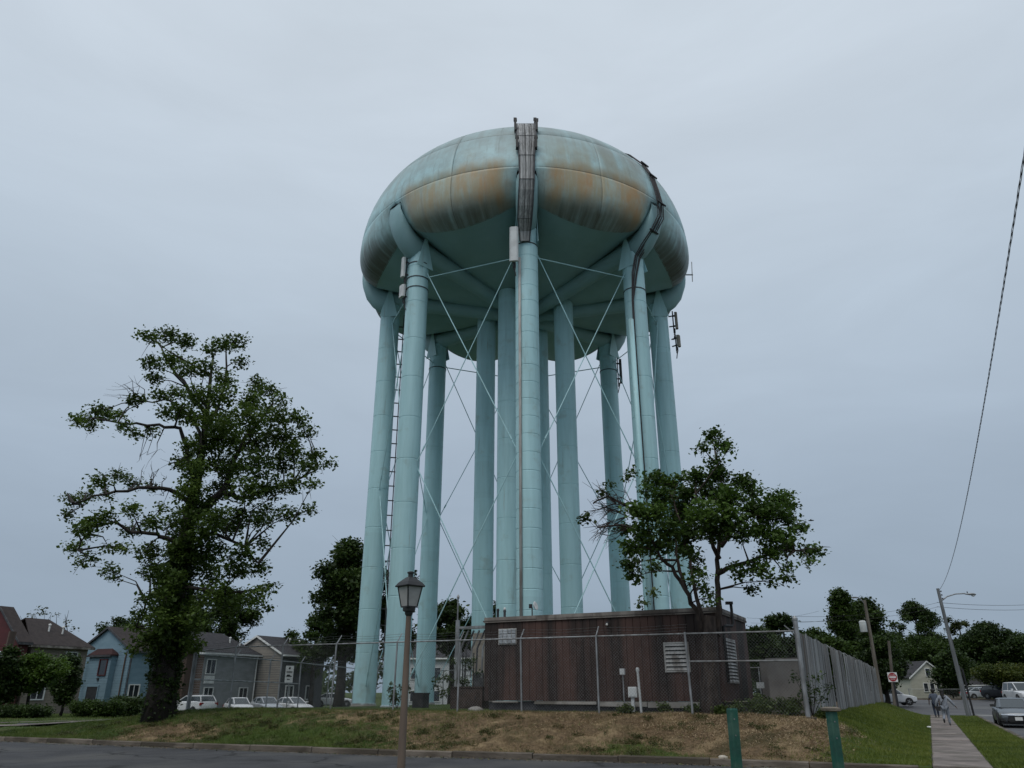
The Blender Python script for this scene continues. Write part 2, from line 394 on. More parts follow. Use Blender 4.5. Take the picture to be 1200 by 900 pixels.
# kerbs: separate stones
def kerb_run(name, pts, w=.17, h=.15, L=2.4, kindname='kerb_stone', zt=None):
    r = root(name, pts[0], kind='structure'); me = None
    ds = [0]
    for p, q in zip(pts, pts[1:]): ds.append(ds[-1]+(Vector(q)-Vector(p)).length)
    k = int(ds[-1]/L)
    def at(d):
        i = max(0, min(len(pts)-2, int(np.searchsorted(ds, d))-1)); t = (d-ds[i])/(ds[i+1]-ds[i])
        return Vector(pts[i]).lerp(Vector(pts[i+1]), t)
    mb = MB(); ch = .025
    prof = [(-w/2, -.3), (w/2, -.3), (w/2, h), (-w/2+ch, h), (-w/2, h-ch)]
    mb.loft([[(x, y, z) for y, z in prof] for x in (-.5, .5)]); me = mb.mesh(kindname, 'kerb')
    for i in range(k):
        p, q = at(i*L+.015), at((i+1)*L-.015); d = q-p; c = (p+q)/2-Vector(pts[0])
        o = inst(kindname, me, r, c+Vector((0, 0, random.uniform(-.012, .012))), math.atan2(d.y, d.x), (d.length, 1, 1))
    return r
kp = [W3(a, float(bk(a))+.06, -.12) for a in list(np.arange(-60, -.9, 2.0))+[.0]]
kerb_run('front_kerb', kp)
kerb_run('side_kerb', [W3(3.2, b, -.12) for b in np.linspace(48, 1.5, 25)], w=.2)
kerb_run('far_kerb', [W3(a, 97.9, float(lotz(98))) for a in np.linspace(60, -8, 20)], w=.25, h=.18, L=4)

# sidewalk slabs
sw = root('sidewalk', W3(.8, 0, 0), kind='structure')
mb = MB(); mb.loft([[(x*.6, y*.7, 0) for x, y in ((-1, -1), (1, -1), (1, 1), (-1, 1))], [(x*.6, y*.7, .1) for x, y in ((-1, -1), (1, -1), (1, 1), (-1, 1))], [(x*.585, y*.685, .112) for x, y in ((-1, -1), (1, -1), (1, 1), (-1, 1))]])
sme = mb.mesh('slab', 'slab')
b = .7
flat('sidewalk_bed', mat('joint_soil', (.05, .042, .032), (.035, .03, .022), 6, rough=1), [(.18, .02), (1.42, .02), (1.42, 47.6), (.18, 47.6)], .122)
while b < 47:
    o = inst('slab', sme, sw, W3(.8, b, 0)-W3(.8, 0, 0)+Vector((0, 0, -.085+random.uniform(-.012, .012))), ANG)
    o.rotation_euler = (random.uniform(-.008, .008), random.uniform(-.008, .008), ANG+random.uniform(-.006, .006)); b += 1.47
# drive into the car park on the left
def ribbon(name, mt, pts, w, lift):
    vs = []; n = len(pts)
    for i, p in enumerate(pts):
        d = (Vector(pts[min(i+1, n-1)])-Vector(pts[max(i-1, 0)])).normalized(); s = Vector((-d.y, d.x, 0))
        for q in (p+s*w/2, p-s*w/2): vs.append(Vector((q.x, q.y, grd(q.x, q.y)+lift)))
    mb = MB(); mb.add(vs, [(2*i, 2*i+1, 2*i+3, 2*i+2) for i in range(n-1)]); return mb.build(name, mt, kind='structure')
dl = [Vector(p+(0,)) for p in ((-60, 33.0), (-40, 35.5), (-30, 37), (-22, 38.3), (-16, 39.8), (-14, 42))]
up = Vector((-.12, .99, 0))
ribbon('driveway', 'asphalt', dl, 2.2, .03); ribbon('path', 'slab', [p-up*1.55 for p in dl], .8, .07); ribbon('path', 'slab', [p+up*1.4 for p in dl], .5, .075)

# ------------------------------------------------------------------ water tower
TX, TY, TZ = .85, 47., .92
RT, RL, RI, RR = 11.6, 9.4, 2.9, .655
SEAM_Z = (29.8, 28.7+8.5*math.sin((lambda z0: z0+(math.pi/2-z0)*.235)(math.asin((1.1/8.5)**(2.45/2))))**(2/2.45))
def tank_mat(name, mode):
    m = bpy.data.materials.new(name); m.use_nodes = True
    n = m.node_tree.nodes; l = m.node_tree.links; b = n['Principled BSDF']; b.inputs['Roughness'].default_value = .5; b.inputs['Specular IOR Level'].default_value = .35
    t = n.new('ShaderNodeTexCoord'); s = n.new('ShaderNodeSeparateXYZ'); l.new(t.outputs['Object'], s.inputs[0])
    def mth(op, a, bb=None, c=None):
        x = n.new('ShaderNodeMath'); x.operation = op
        for i, v in enumerate((a, bb, c)):
            if v is None: continue
            if isinstance(v, (int, float)): x.inputs[i].default_value = v
            else: l.new(v, x.inputs[i])
        return x.outputs[0]
    def ss(o, a, bb, x=0., y=1.):
        q = n.new('ShaderNodeMapRange'); q.interpolation_type = 'SMOOTHSTEP'; q.inputs[1].default_value = a; q.inputs[2].default_value = bb; q.inputs[3].default_value = x; q.inputs[4].default_value = y
        l.new(o, q.inputs[0]); return q.outputs[0]
    def mx(f, a, bb):
        x = n.new('ShaderNodeMix'); x.data_type = 'RGBA'; l.new(f, x.inputs['Factor'])
        for k, v in (('A', a), ('B', bb)):
            if isinstance(v, tuple): x.inputs[k].default_value = v+(1,)
            else: l.new(v, x.inputs[k])
        return x.outputs['Result']
    def noise(vec, sc, d=5, r=.55):
        x = n.new('ShaderNodeTexNoise'); x.inputs['Scale'].default_value = sc; x.inputs['Detail'].default_value = d; x.inputs['Roughness'].default_value = r
        l.new(vec, x.inputs[0]); return x.outputs[0]
    X, Y, Z = s.outputs
    teal, teal2 = (.425, .65, .685), (.365, .575, .605)
    if mode == 'shell':
        phi = mth('ARCTAN2', X, mth('MULTIPLY', Y, -1))            # 0 towards the street, + to the right
        cb = n.new('ShaderNodeCombineXYZ'); l.new(mth('MULTIPLY', phi, 11.6), cb.inputs[0]); l.new(mth('MULTIPLY', Z, .10), cb.inputs[1])
        cs = n.new('ShaderNodeCombineXYZ'); l.new(mth('MULTIPLY', phi, 11.6), cs.inputs[0]); l.new(mth('MULTIPLY', Z, .55), cs.inputs[1])
        st = noise(cb.outputs[0], 2.6, 6, .7); st2 = noise(cb.outputs[0], .9, 4); pat = noise(cs.outputs[0], .33, 5, .6)
        fine = noise(t.outputs['Object'], 1.4, 8, .6)
        col = mx(ss(fine, .3, .7), teal, (.33, .455, .465))
        # chalky grey weathering towards the top, with drip streaks
        g = mth('MULTIPLY', ss(Z, 28.6, 32.0), ss(st2, .25, .75, .45, 1.))
        col = mx(g, col, (.245, .29, .285))
        dr = mth('MULTIPLY', ss(st, .52, .70), ss(Z, 26.0, 31.5, .9, .75))
        col = mx(mth('MULTIPLY', dr, .65), col, (.15, .18, .165))
        # rust: below the seam on the street side, in patches broken by streaks
        lobe = mth('ABSOLUTE', mth('SINE', mth('MULTIPLY', phi, 4)))
        band = mth('MULTIPLY', ss(Z, 25.9, 27.3), ss(Z, 29.9, 28.7))
        front = mth('MULTIPLY', ss(phi, -.95, -.55), ss(phi, 1.0, .7))
        rl = mth('MULTIPLY', mth('MULTIPLY', band, front), ss(lobe, .12, .6))
        tan = mth('MULTIPLY', rl, ss(pat, .24, .46))
        col = mx(mth('MULTIPLY', tan, mth('MULTIPLY', ss(st, .68, .45, .45, 1.), .8)), col, (.36, .285, .155))
        hot = mth('MULTIPLY', rl, mth('MULTIPLY', ss(pat, .42, .62), ss(st2, .28, .6)))
        col = mx(mth('MULTIPLY', hot, .85), col, (.45, .24, .085))
        hi2 = mth('MULTIPLY', mth('MULTIPLY', ss(Z, 28.4, 28.9), ss(Z, 31.2, 28.9)), mth('MULTIPLY', front, ss(pat, .5, .66)))
        col = mx(mth('MULTIPLY', hi2, .5), col, (.35, .27, .14))
        gg = mth('MULTIPLY', mth('MULTIPLY', ss(phi, .02, .2), ss(phi, .85, .5)), mth('MULTIPLY', ss(Z, 28.8, 29.2), ss(Z, 32.5, 30.)))
        col = mx(mth('MULTIPLY', gg, mth('MULTIPLY', ss(st2, .3, .6), .5)), col, (.30, .265, .17))
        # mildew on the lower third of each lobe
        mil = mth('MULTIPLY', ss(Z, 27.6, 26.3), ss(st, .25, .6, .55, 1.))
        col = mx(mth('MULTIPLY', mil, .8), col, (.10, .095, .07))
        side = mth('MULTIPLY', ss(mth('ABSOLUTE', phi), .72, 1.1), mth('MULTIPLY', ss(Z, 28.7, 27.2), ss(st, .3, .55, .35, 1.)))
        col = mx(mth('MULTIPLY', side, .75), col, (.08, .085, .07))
    elif mode == 'leg':
        mpn = n.new('ShaderNodeMapping'); mpn.inputs['Scale'].default_value = (1, 1, .08); l.new(t.outputs['Object'], mpn.inputs[0])
        st = noise(mpn.outputs[0], 2.6, 6, .65); fine = noise(t.outputs['Object'], 1.1, 7, .6)
        col = mx(ss(st, .35, .65), teal, teal2)
        col = mx(mth('MULTIPLY', ss(fine, .55, .72), .5), col, (.31, .41, .39))
        col = mx(mth('MULTIPLY', ss(st, .6, .72), .5), col, (.22, .28, .27))
        mp2 = n.new('ShaderNodeMapping'); mp2.inputs['Scale'].default_value = (1, 1, .045); l.new(t.outputs['Object'], mp2.inputs[0])
        col = mx(mth('MULTIPLY', ss(noise(mp2.outputs[0], 4.2, 5, .7), .62, .74), .45), col, (.26, .22, .16))
        col = mx(mth('MULTIPLY', ss(noise(t.outputs['Object'], .55, 6), .52, .66), ss(Z, 1.8, .1, 0, .7)), col, (.15, .18, .17))
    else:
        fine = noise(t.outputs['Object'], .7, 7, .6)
        col = mx(ss(fine, .3, .7), (.29, .45, .475), (.25, .40, .42))  # same tank paint, darkened so the colour carries the shade below the tank
    oi = n.new('ShaderNodeObjectInfo'); rnd = oi.outputs['Random']
    if mode == 'shell':
        fr_ = mth('ABSOLUTE', mth('SUBTRACT', mth('FRACT', mth('ADD', mth('DIVIDE', phi, math.pi/8), 20.)), .5))
        sl = mth('MULTIPLY', ss(fr_, .4925, .4965), ss(st2, .2, .6, .4, 1.))
        for zz in (SEAM_Z[0]-TZ, SEAM_Z[1]-TZ):
            sl = mth('MAXIMUM', sl, mth('MULTIPLY', ss(mth('ABSOLUTE', mth('SUBTRACT', Z, zz)), .055, .02), ss(fine, .25, .6, .35, 1.)))
        col = mx(mth('MULTIPLY', sl, .6), col, (.07, .075, .068))
    elif mode == 'leg':
        wn = n.new('ShaderNodeTexWhiteNoise'); wn.noise_dimensions = '1D'; l.new(mth('ADD', mth('FLOOR', mth('DIVIDE', Z, 2.45)), mth('MULTIPLY', rnd, 50.)), wn.inputs['W']); rnd = wn.outputs['Value']
    hv = n.new('ShaderNodeHueSaturation'); l.new(col, hv.inputs['Color']); l.new(ss(rnd, 0, 1, .93 if mode == 'shell' else .96, 1.07 if mode == 'shell' else 1.03), hv.inputs['Value']); col = hv.outputs[0]
    l.new(col, b.inputs['Base Color'])
    bn = n.new('ShaderNodeBump'); bn.inputs['Strength'].default_value = .22; bn.inputs['Distance'].default_value = .05
    l.new(noise(t.outputs['Object'], .9, 3), bn.inputs['Height']); l.new(bn.outputs[0], b.inputs['Normal'])
    return m
M['shell'] = tank_mat('tank_shell_paint', 'shell'); M['leg'] = tank_mat('leg_paint', 'leg'); M['under'] = tank_mat('tank_paint_shaded', 'under')
M['legbase'] = mat('leg_base_paint', (.36, .44, .47), (.27, .34, .36), 1.5, (1, 1, .3), .6, c3=(.16, .17, .16), s3=1.2)
tower = root('water_tower', (TX, TY, TZ), label='huge turquoise water tower on many round steel legs with rust-streaked tank', cat='water tower')
def TP(r, phi, z): return Vector((TX+r*math.sin(phi), TY-r*math.cos(phi), z))   # phi 0 faces the street
NE, ZE, BE = 2.45, 28.7, 8.5
def top_r(z):
    s = max(0., min(1., (z-ZE)/BE)); return RT*(1-s**NE)**(1/NE)
def upper(t):            # t from seam (0) to pole (1)
    z0 = math.asin(((29.8-ZE)/BE)**(NE/2)); q = z0+(math.pi/2-z0)*t
    return RT*math.cos(q)**(2/NE) if q < math.pi/2-1e-6 else 0., ZE+BE*math.sin(q)**(2/NE)
def poly_at(pts, t):
    # Catmull-Rom through pts, t in 0..1
    k = len(pts)-1; x = min(t*k, k-1e-6); i = int(x); u = x-i
    p = [pts[max(i-1, 0)], pts[i], pts[i+1], pts[min(i+2, k)]]
    return tuple(.5*((2*p[1][c])+(-p[0][c]+p[2][c])*u+(2*p[0][c]-5*p[1][c]+4*p[2][c]-p[3][c])*u*u+(-p[0][c]+3*p[1][c]-3*p[2][c]+p[3][c])*u**3) for c in (0, 1))
R0 = top_r(29.8)
PMID = [(R0, 29.8), (11.62, 28.95), (11.52, 28.1), (11.15, 27.35), (10.35, 26.85)]
PGIR = [(R0, 29.8), (11.25, 29.45), (10.95, 29.15), (10.65, 28.85), (10.35, 28.6)]
def lobe(phi, t):
    s = abs(((phi/(math.pi/4)) % 1)-.5)*2; s = 1-s
    w = math.sin(s*math.pi/2)**.72
    a, b_ = poly_at(PMID, t), poly_at(PGIR, t)
    return a[0]*w+b_[0]*(1-w), a[1]*w+b_[1]*(1-w)
def patch(name, fn, p0, p1, t0, t1, np_, nt_, mt, groove=.06):
    mb = MB(); ps = [p0, p0+.006, p0+.014]+list(np.linspace(p0, p1, np_+1)[1:-1])+[p1-.014, p1-.006, p1]
    e = (t1-t0)*.04; ts = [t0, t0+e]+list(np.linspace(t0, t1, nt_+1)[1:-1])+[t1-e, t1]
    vs = []
    for i, t in enumerate(ts):
        for j, p in enumerate(ps):
            r, z = fn(p, t)
            if i in (0, len(ts)-1) or j in (0, len(ps)-1): r -= groove; z -= groove*.3
            vs.append(TP(max(r, 0), p, z))
    k = len(ps)
    mb.add(vs, [(i*k+j, i*k+j+1, (i+1)*k+j+1, (i+1)*k+j) for i in range(len(ts)-1) for j in range(k-1)])
    return mb.build(name, mt, tower, smooth=True)
SEC = math.pi/8
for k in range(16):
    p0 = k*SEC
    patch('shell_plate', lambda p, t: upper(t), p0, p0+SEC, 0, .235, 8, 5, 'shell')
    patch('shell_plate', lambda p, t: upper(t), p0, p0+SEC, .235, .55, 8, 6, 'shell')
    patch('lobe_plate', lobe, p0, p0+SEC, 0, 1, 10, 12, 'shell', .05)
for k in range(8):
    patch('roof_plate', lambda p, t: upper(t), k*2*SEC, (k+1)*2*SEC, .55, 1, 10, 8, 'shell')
def bottom(p, t):
    r, z = lobe(p, 1.); r2, z2 = .3, 26.3
    s = 1-abs(((p/(math.pi/4)) % 1)-.5)*2
    q = r+(r2-r)*t
    zg = 26.3+(z-26.3)*(q/r)**1.45
    return q, zg
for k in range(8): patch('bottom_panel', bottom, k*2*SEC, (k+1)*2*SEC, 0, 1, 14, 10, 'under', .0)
# radial girders: round tubes from the shell through the leg heads to the hub
GS = [(11.45, 29.75, 29.3, .55), (11.45, 29.6, 28.2, .62), (11.15, 29.2, 27.35, .64), (10.7, 28.75, 26.75, .64), (10.2, 28.3, 26.35, .62), (9.7, 27.95, 26.3, .6), (9.0, 27.75, 26.6, .58), (6., 27.3, 26.25, .55), (2.9, 26.85, 25.85, .52), (.7, 26.5, 25.6, .4)]
for k in range(8):
    ph = k*math.pi/4; d = Vector((math.cos(ph), math.sin(ph), 0)); mb = MB(); rings = []
    for r, zt, zb, hw in GS:
        c = TP(r, ph, (zt+zb)/2)
        rings.append([c+d*hw*math.cos(a)+Vector((0, 0, (zt-zb)/2*math.sin(a))) for a in np.linspace(0, 2*math.pi, 17)[:-1]])
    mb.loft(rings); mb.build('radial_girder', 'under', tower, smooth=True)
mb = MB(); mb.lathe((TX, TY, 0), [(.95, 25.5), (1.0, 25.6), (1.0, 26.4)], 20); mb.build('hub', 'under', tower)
# legs: rolled cans with slight weld beads
def leg_at(r, ph, ztop, step, name='leg', gus=True):
    c = TP(r, ph, 0); pr = [(RR*1.0, TZ-.1)]
    z = TZ+.35+step
    while z < ztop-.3:
        pr += [(RR, z-.09), (RR, z-.03), (RR-.014, z-.012), (RR-.014, z+.012), (RR, z+.03), (RR, z+.09)]; z += step
    pr.append((RR, ztop))
    mb = MB(); mb.lathe((c.x, c.y, 0), pr, 32)
    o = mb.build(name, 'leg', tower, smooth='auto')
    mb = MB(); mb.lathe((c.x, c.y, 0), [(RR*1.12, TZ-.6), (RR*1.12, TZ-.02), (RR*1.08, TZ+.02)], 24); mb.build('footing', 'concrete', o)
    mb = MB(); mb.lathe((c.x, c.y, 0), [(RR+.05, TZ+.0), (RR+.05, TZ+.06), (RR+.01, TZ+.09)], 24); mb.build('base_flange', 'legbase', o)
    if gus:      # pointed gussets hugging the girder on both sides
        d = Vector((math.cos(ph), math.sin(ph), 0)); ra = Vector((math.sin(ph), -math.cos(ph), 0))
        for sgn in (-1, 1):
            b0 = Vector((c.x, c.y, 0)); mb = MB()
            poly = [b0+ra*-.62+d*sgn*.64+Vector((0, 0, 25.7)), b0+ra*.62+d*sgn*.64+Vector((0, 0, 25.7)), b0+ra*.1+d*sgn*.62+Vector((0, 0, 27.75)), b0+ra*-.1+d*sgn*.62+Vector((0, 0, 27.75))]
            mb.prism(poly, d*sgn*.03); mb.build('gusset', 'leg', o)
    return o
LEGS = []
for k in range(8): LEGS.append(leg_at(RL, k*math.pi/4, 26.75, .98 if k == 0 else 2.45))
for k in range(4): leg_at(RI, -math.pi/8+k*math.pi/2, 26.4, 2.45, 'inner_leg', False)
# rods
def legp(k, z, off=0.): return TP(RL, k*math.pi/4, z)
for k in range(8):
    a, b_ = legp(k, 0), legp(k+1, 0); d = (b_-a).normalized(); out = TP(1, (k+.5)*math.pi/4, 0)-TP(0, 0, 0)
    A = lambda z: Vector((a.x, a.y, z))+d*RR*.98; B = lambda z: Vector((b_.x, b_.y, z))-d*RR*.98
    mb = MB(); mb.tube([A(25.1), B(25.1)], .035, 6); mb.build('tie_rod', 'leg', tower)
    for z0, z1 in ((13.4, 25.4), (1.9, 13.0)):
        for p, q in ((A(z1), B(z0)), (B(z1)+out*.08, A(z0)+out*.08)):
            mb = MB(); mb.tube([p, q], .03, 6); mb.tube([p.lerp(q, .93), p.lerp(q, .95)], .055, 6); mb.build('brace_rod', 'leg', tower)
    for z in (25.25, 13.2, 1.8):
        for q in (A(z), B(z)):
            pass
# climbing rail with stand-off brackets on the left leg, between it and the next one
mb = MB(); c1 = legp(6+1-1, 0)
k1 = 6
cl = legp(k1, 0); dirx = Vector((.984, .179, 0)); q = cl+dirx*(RR+.30)
mb.tube([Vector((q.x, q.y, 3.2)), Vector((q.x, q.y, 26.2))], .035, 6); lad = mb.build('climbing_rail', 'darkgrey', tower)
z = 3.4
while z < 26:
    mb = MB(); mb.box((cl.x+dirx.x*(RR+.22), cl.y+dirx.y*(RR+.22), z), (.6, .07, .06), math.atan2(dirx.y, dirx.x)); mb.build('bracket', 'darkgrey', lad); z += .95
# strap bands with loops near the leg heads
for k, zz in ((7, (26.0, 25.0, 24.3)), (1, (24.2,)), (0, (25.6,)), (3, (24.6,)), (5, (24.8,))):
    for z in zz:
        c = legp(k, 0); mb = MB(); mb.lathe((c.x, c.y, 0), [(RR+.005, z-.035), (RR+.03, z-.03), (RR+.03, z+.03), (RR+.005, z+.035)], 24, cap=False); mb.build('strap', 'darkgrey', tower)
# cable tray over the front of the tank
tray = root('cable_tray', TP(11.6, 0, 29), label='wide cable tray full of weathered cables climbing over the front of the tank', cat='cable tray')
path = [(top_r(z)+.16, z+.05) for z in (36.3, 35.7, 35., 34.2, 33.2, 32.2, 31.2, 30.4)]+[(11.72, 29.5), (11.75, 28.7), (11.6, 28.1), (11.2, 27.3), (10.75, 26.7), (10.25, 26.2), (10.15, 25.6)]
wid = [.58]*6+[.5, .45, .42, .41, .41, .41, .39, .32, .26]
def trayp(i, s, out=0.): r, z = path[i]; return Vector((TX+s*wid[i]-.12*min(1, max(0, (i-9)/3)), TY-(r+out), z))
for s in (-1, 1):
    mb = MB(); mb.tube([trayp(i, s) for i in range(len(path))], .05, 5); mb.build('side_rail', 'darkgrey', tray)
mb = MB(); vs = []
for i in range(len(path)): vs += [trayp(i, -.98, -.06), trayp(i, .98, -.06)]
mb.add(vs, [(2*i, 2*i+1, 2*i+3, 2*i+2) for i in range(len(path)-1)]); mb.build('tray_plate', mat('tray_plate_paint', (.22, .215, .21), (.28, .265, .25), 3, (1, 1, .2), .8), tray)
for s in np.linspace(-.85, .85, 13):
    mb = MB(); jit = [random.uniform(-.03, .03) for _ in path]
    mb.tube([trayp(i, s+jit[i], .02) for i in range(len(path))], .038, 5); mb.build('cable', 'cablegrey', tray)
for i in (2, 5, 7, 9, 12):
    mb = MB(); mb.tube([trayp(i, -1.05, .06), trayp(i, 1.05, .06)], .014, 5); mb.build('rung', 'darkgrey', tray)
for i in (1, 4, 6):
    for s in (-1.12, 1.12):
        p = trayp(i, s); mb = MB(); mb.box(p+Vector((0, -.12, .1)), (.13, .3, .75)); mb.box(p+Vector((0, -.16, .52)), (.2, .2, .12)); mb.build('bracket', 'black', tray)
# cable bundle over the right front shoulder
cbn = root('cable_bundle', TP(11.6, math.pi/4, 29), label='black cables draped over the right shoulder of the tank and down a leg', cat='cable bundle')
pz = [(top_r(z)+.12, z, 0) for z in (36., 35.2, 34.2, 33., 31.8, 30.6)]+[(11.75, 29.5, .0), (11.7, 28.6, .0), (11.2, 27.6, -.02), (10.6, 26.9, -.03), (10.15, 26.2, -.05), (10.0, 25., -.07), (9.85, 23.2, -.085), (9.8, 21, -.085), (9.8, 1.5, -.085)]
for j in range(5):
    mb = MB(); o = (j-2)*.012; mb.tube([TP(r+.02*(j % 2), math.pi/4+dp+o*(1 if i < 12 else .25)+random.uniform(-.004, .004)*(i < 12), z) for i, (r, z, dp) in enumerate(pz)], .036, 5); mb.build('cable', 'cable', cbn)
for i in (1, 3, 4, 6, 8):
    r, z, dp = pz[i]; mb = MB(); mb.tube([TP(r+.1, math.pi/4+dp-.035, z), TP(r+.1, math.pi/4+dp+.035, z)], .06, 5); mb.build('clamp', 'black', cbn)
# conduits on legs
mb = MB(); c = legp(0, 0); mb.tube([Vector((c.x-.42, c.y-.60, z)) for z in (24.6, 12, 1.3)], .075, 8)
tag(mb.build('conduit', 'rustcable', smooth=True), 'brown conduit pipe running down the front leg of the tower', 'conduit')
mb = MB(); c = TP(9.85, math.pi/4-.115, 0); mb.tube([Vector((c.x, c.y, z)) for z in (21.8, 12, 1.3)], .15, 8)
tag(mb.build('conduit', 'leg', smooth=True), 'pale turquoise conduit beside the black cables on the right front leg', 'conduit')

# antennas on the legs
def panel(name, c, ph, w, h, label, d=.18, mt='offwhite', pipe=True):
    """c: centre; faces direction ph"""
    r = root(name, c, ph, label, 'antenna'); mb = MB()
    prof = [(-w/2, 0), (-w/2, -d*.6), (-w/3, -d), (w/3, -d), (w/2, -d*.6), (w/2, 0)]
    mb.loft([[(x, y, z) for x, y in prof] for z in (-h/2, h/2)]); mb.build('radome', mt, r, local=True)
    mb = MB(); mb.tube([(0, .13, -h/2-.3), (0, .13, h/2+.15)], .045, 6); mb.build('mounting_pipe', 'darkgrey', r, local=True)
    for s in (-.32, .32):
        mb = MB(); mb.box((0, .07, s*h), (.14, .16, .08)); mb.box((0, .28, s*h), (.09, .3, .06)); mb.build('clamp', 'darkgrey', r, local=True)
    mb = MB(); mb.tube([(.05, .05, -h/2+.02), (.06, .06, -h/2-.25), (.02, .12, -h/2-.5), (.06, .2, -h/2-.8)], .035, 5); mb.tube([(-.07, .05, -h/2+.02), (-.08, .05, -h/2-.2), (-.02, .14, -h/2-.45)], .03, 5); mb.build('feed_cable', 'cable', r, local=True)
    return r
panel('panel_antenna', P(602.5, 287, 36.6), -.15, .5, 2.25, 'tall white panel antenna at the top of the front tower leg')
panel('panel_antenna', P(474, 314, 39.9), -1.1, .34, 1.35, 'slim pale panel antenna, upper one on the left front leg')
panel('panel_antenna', P(472.5, 342, 39.9), -.9, .5, .8, 'short boxy pale antenna, lower one on the left front leg')
panel('panel_antenna', P(791, 376, 47), 1.25, .3, 1.25, 'upper grey antenna on the outer side of the rightmost leg', mt='block')
panel('panel_antenna', P(794, 400, 47), .9, .3, .85, 'lower grey antenna on the outer side of the rightmost leg', mt='block')
panel('panel_antenna', P(726, 435, 53.4), 1.6, .22, 2.0, 'thin dark antenna high on the rear right leg', mt='darkgrey')
w = root('whip_antenna', P(806, 323, 47), label='small whip antenna on the right rim of the tank', cat='antenna')
mb = MB(); p = P(811.5, 330, 47); mb.tube([p, P(810.5, 307, 47)], .03, 6); mb.build('rod', 'galv', w)
mb = MB(); mb.tube([P(803, 322, 47), P(812, 322, 47)], .05, 6); mb.build('bracket', 'galv', w)

# ------------------------------------------------------------------ pump building
BA0, BA1, BF, BD = -15.12, -5.75, 6.2, 4.95
bz0 = .92; HB = 3.30
M['plank'] = mat('brown_board', (.080, .044, .036), (.067, .038, .031), 3, (1, 1, .12), .8, .3, 10, var=.06, c3=(.026, .019, .017), s3=.9, lo3=.46, hi3=.62, world=True)
M['trim'] = mat('roof_trim', (.27, .245, .22), (.17, .15, .135), 2, (1, 1, .4), .8, c3=(.09, .075, .065), s3=1.2)
bld = root('pump_building', W3(BA0, BF, bz0), ANG, 'long low brown building of vertical boards below the tower', 'building')
WB = BA1-BA0; zb0 = .38
mb = MB(); mb.box((WB/2, BD/2, (zb0+HB)/2+.0), (WB-.1, BD-.1, HB-zb0-.04)); mb.build('wall_core', 'plank', bld, local=True)
mb = MB(); mb.box((WB/2, BD/2, .06), (WB-.3, BD-.3, .52)); mb.build('foundation', 'darkgrey', bld, local=True)
def plank_mesh(w, h, t=.035):
    mb = MB(); c = .012
    pr = [(-w/2, 0), (w/2, 0), (w/2, -t+c), (w/2-c, -t), (-w/2+c, -t), (-w/2, -t+c)]
    mb.loft([[(x, y, z) for x, y in pr] for z in (0, h)]); return mb
NPL = 33; pw = WB/NPL; pme = plank_mesh(pw-.007, HB-zb0).mesh('board', 'plank')
for i in range(NPL): inst('board', pme, bld, ((i+.5)*pw, .045+random.uniform(-.004, .004), zb0-random.uniform(0, .015)))
for i in range(NPL): inst('board', pme, bld, ((i+.5)*pw, BD-.045, zb0), math.pi)
for i in range(16):
    w_ = BD/16; inst('board', pme, bld, (WB-.045, (i+.5)*w_, zb0), math.pi/2, (w_/pw, 1, 1)); inst('board', pme, bld, (.045, (i+.5)*w_, zb0), -math.pi/2, (w_/pw, 1, 1))
mb = MB(); mb.box((WB/2, BD/2, HB+.02), (WB+.1, BD+.1, .05)); mb.build('roof', mat('roof_felt', (.11, .10, .095), (.07, .065, .06), 2, rough=.95), bld, local=True)
for x0, x1, y0, y1 in ((0, WB, 0, 0), (0, WB, BD, BD), (WB, WB, 0, BD), (0, 0, 0, BD)):
    L = math.hypot(x1-x0, y1-y0); k = 4 if L > 5 else 1
    for i in range(k):
        t = (i+.5)/k; mb = MB(); cx, cy = x0+(x1-x0)*t, y0+(y1-y0)*t
        hor = y0 == y1
        mb.box((cx, cy, HB+.065), ((L/k-.012 if hor else .1), (.1 if hor else L-.11), .2)); mb.build('coping', 'trim', bld, local=True)
# pale sill beams under the boards, broken in places
for x0, x1, h in ((.4, 1.5, .05), (2.2, 4.7, .10), (4.75, 6.6, .16), (6.63, 8.9, .19), (8.93, WB-.2, .17)):
    mb = MB(); mb.box(((x0+x1)/2, .03, zb0-.02-h/2), (x1-x0, .08, h)); mb.build('sill_beam', M['concrete'], bld, local=True)
# louvers and glass-block window
M['louver'] = mat('louver_paint', (.46, .45, .43), (.33, .32, .30), 3, (1, 1, .5), .6, c3=(.2, .18, .16), s3=2.5)
def louver(x, z, w, h, face, n):
    r = MB(); t = .05
    fr = MB()
    def bx(m, cx, cz, sx, sz, oy=0., ty=.07):
        if face == 'f': m.box((cx, -.005-oy, cz), (sx, ty, sz))
        else: m.box((WB+.005+oy, cx, cz), (ty, sx, sz))
    bx(fr, x, z+h/2, w+t, t); bx(fr, x, z-h/2, w+t, t); bx(fr, x-w/2, z, t, h-t-.004); bx(fr, x+w/2, z, t, h-t-.004)
    f = fr.build('louver_frame', 'louver', bld, local=True)
    bk_ = MB(); bx(bk_, x, z, w-t-.01, h-t-.01, -.02, .02); bk_.build('louver_back', 'black', f, local=True)
    for i in range(n):
        zz = z-h/2+(i+.62)*h/n; m = MB(); th = h/n*.62
        if face == 'f': m.prism([(x-w/2+t/2, -.055, zz-th*.55), (x+w/2-t/2, -.055, zz-th*.55), (x+w/2-t/2, .0, zz+th*.55), (x-w/2+t/2, .0, zz+th*.55)], (0, .012, .012))
        else: m.prism([(WB+.055, x-w/2+t/2, zz-th*.55), (WB+.055, x+w/2-t/2, zz-th*.55), (WB+.0, x+w/2-t/2, zz+th*.55), (WB+.0, x-w/2+t/2, zz+th*.55)], (-.012, 0, .012))
        m.build('slat', 'louver', f, local=True)
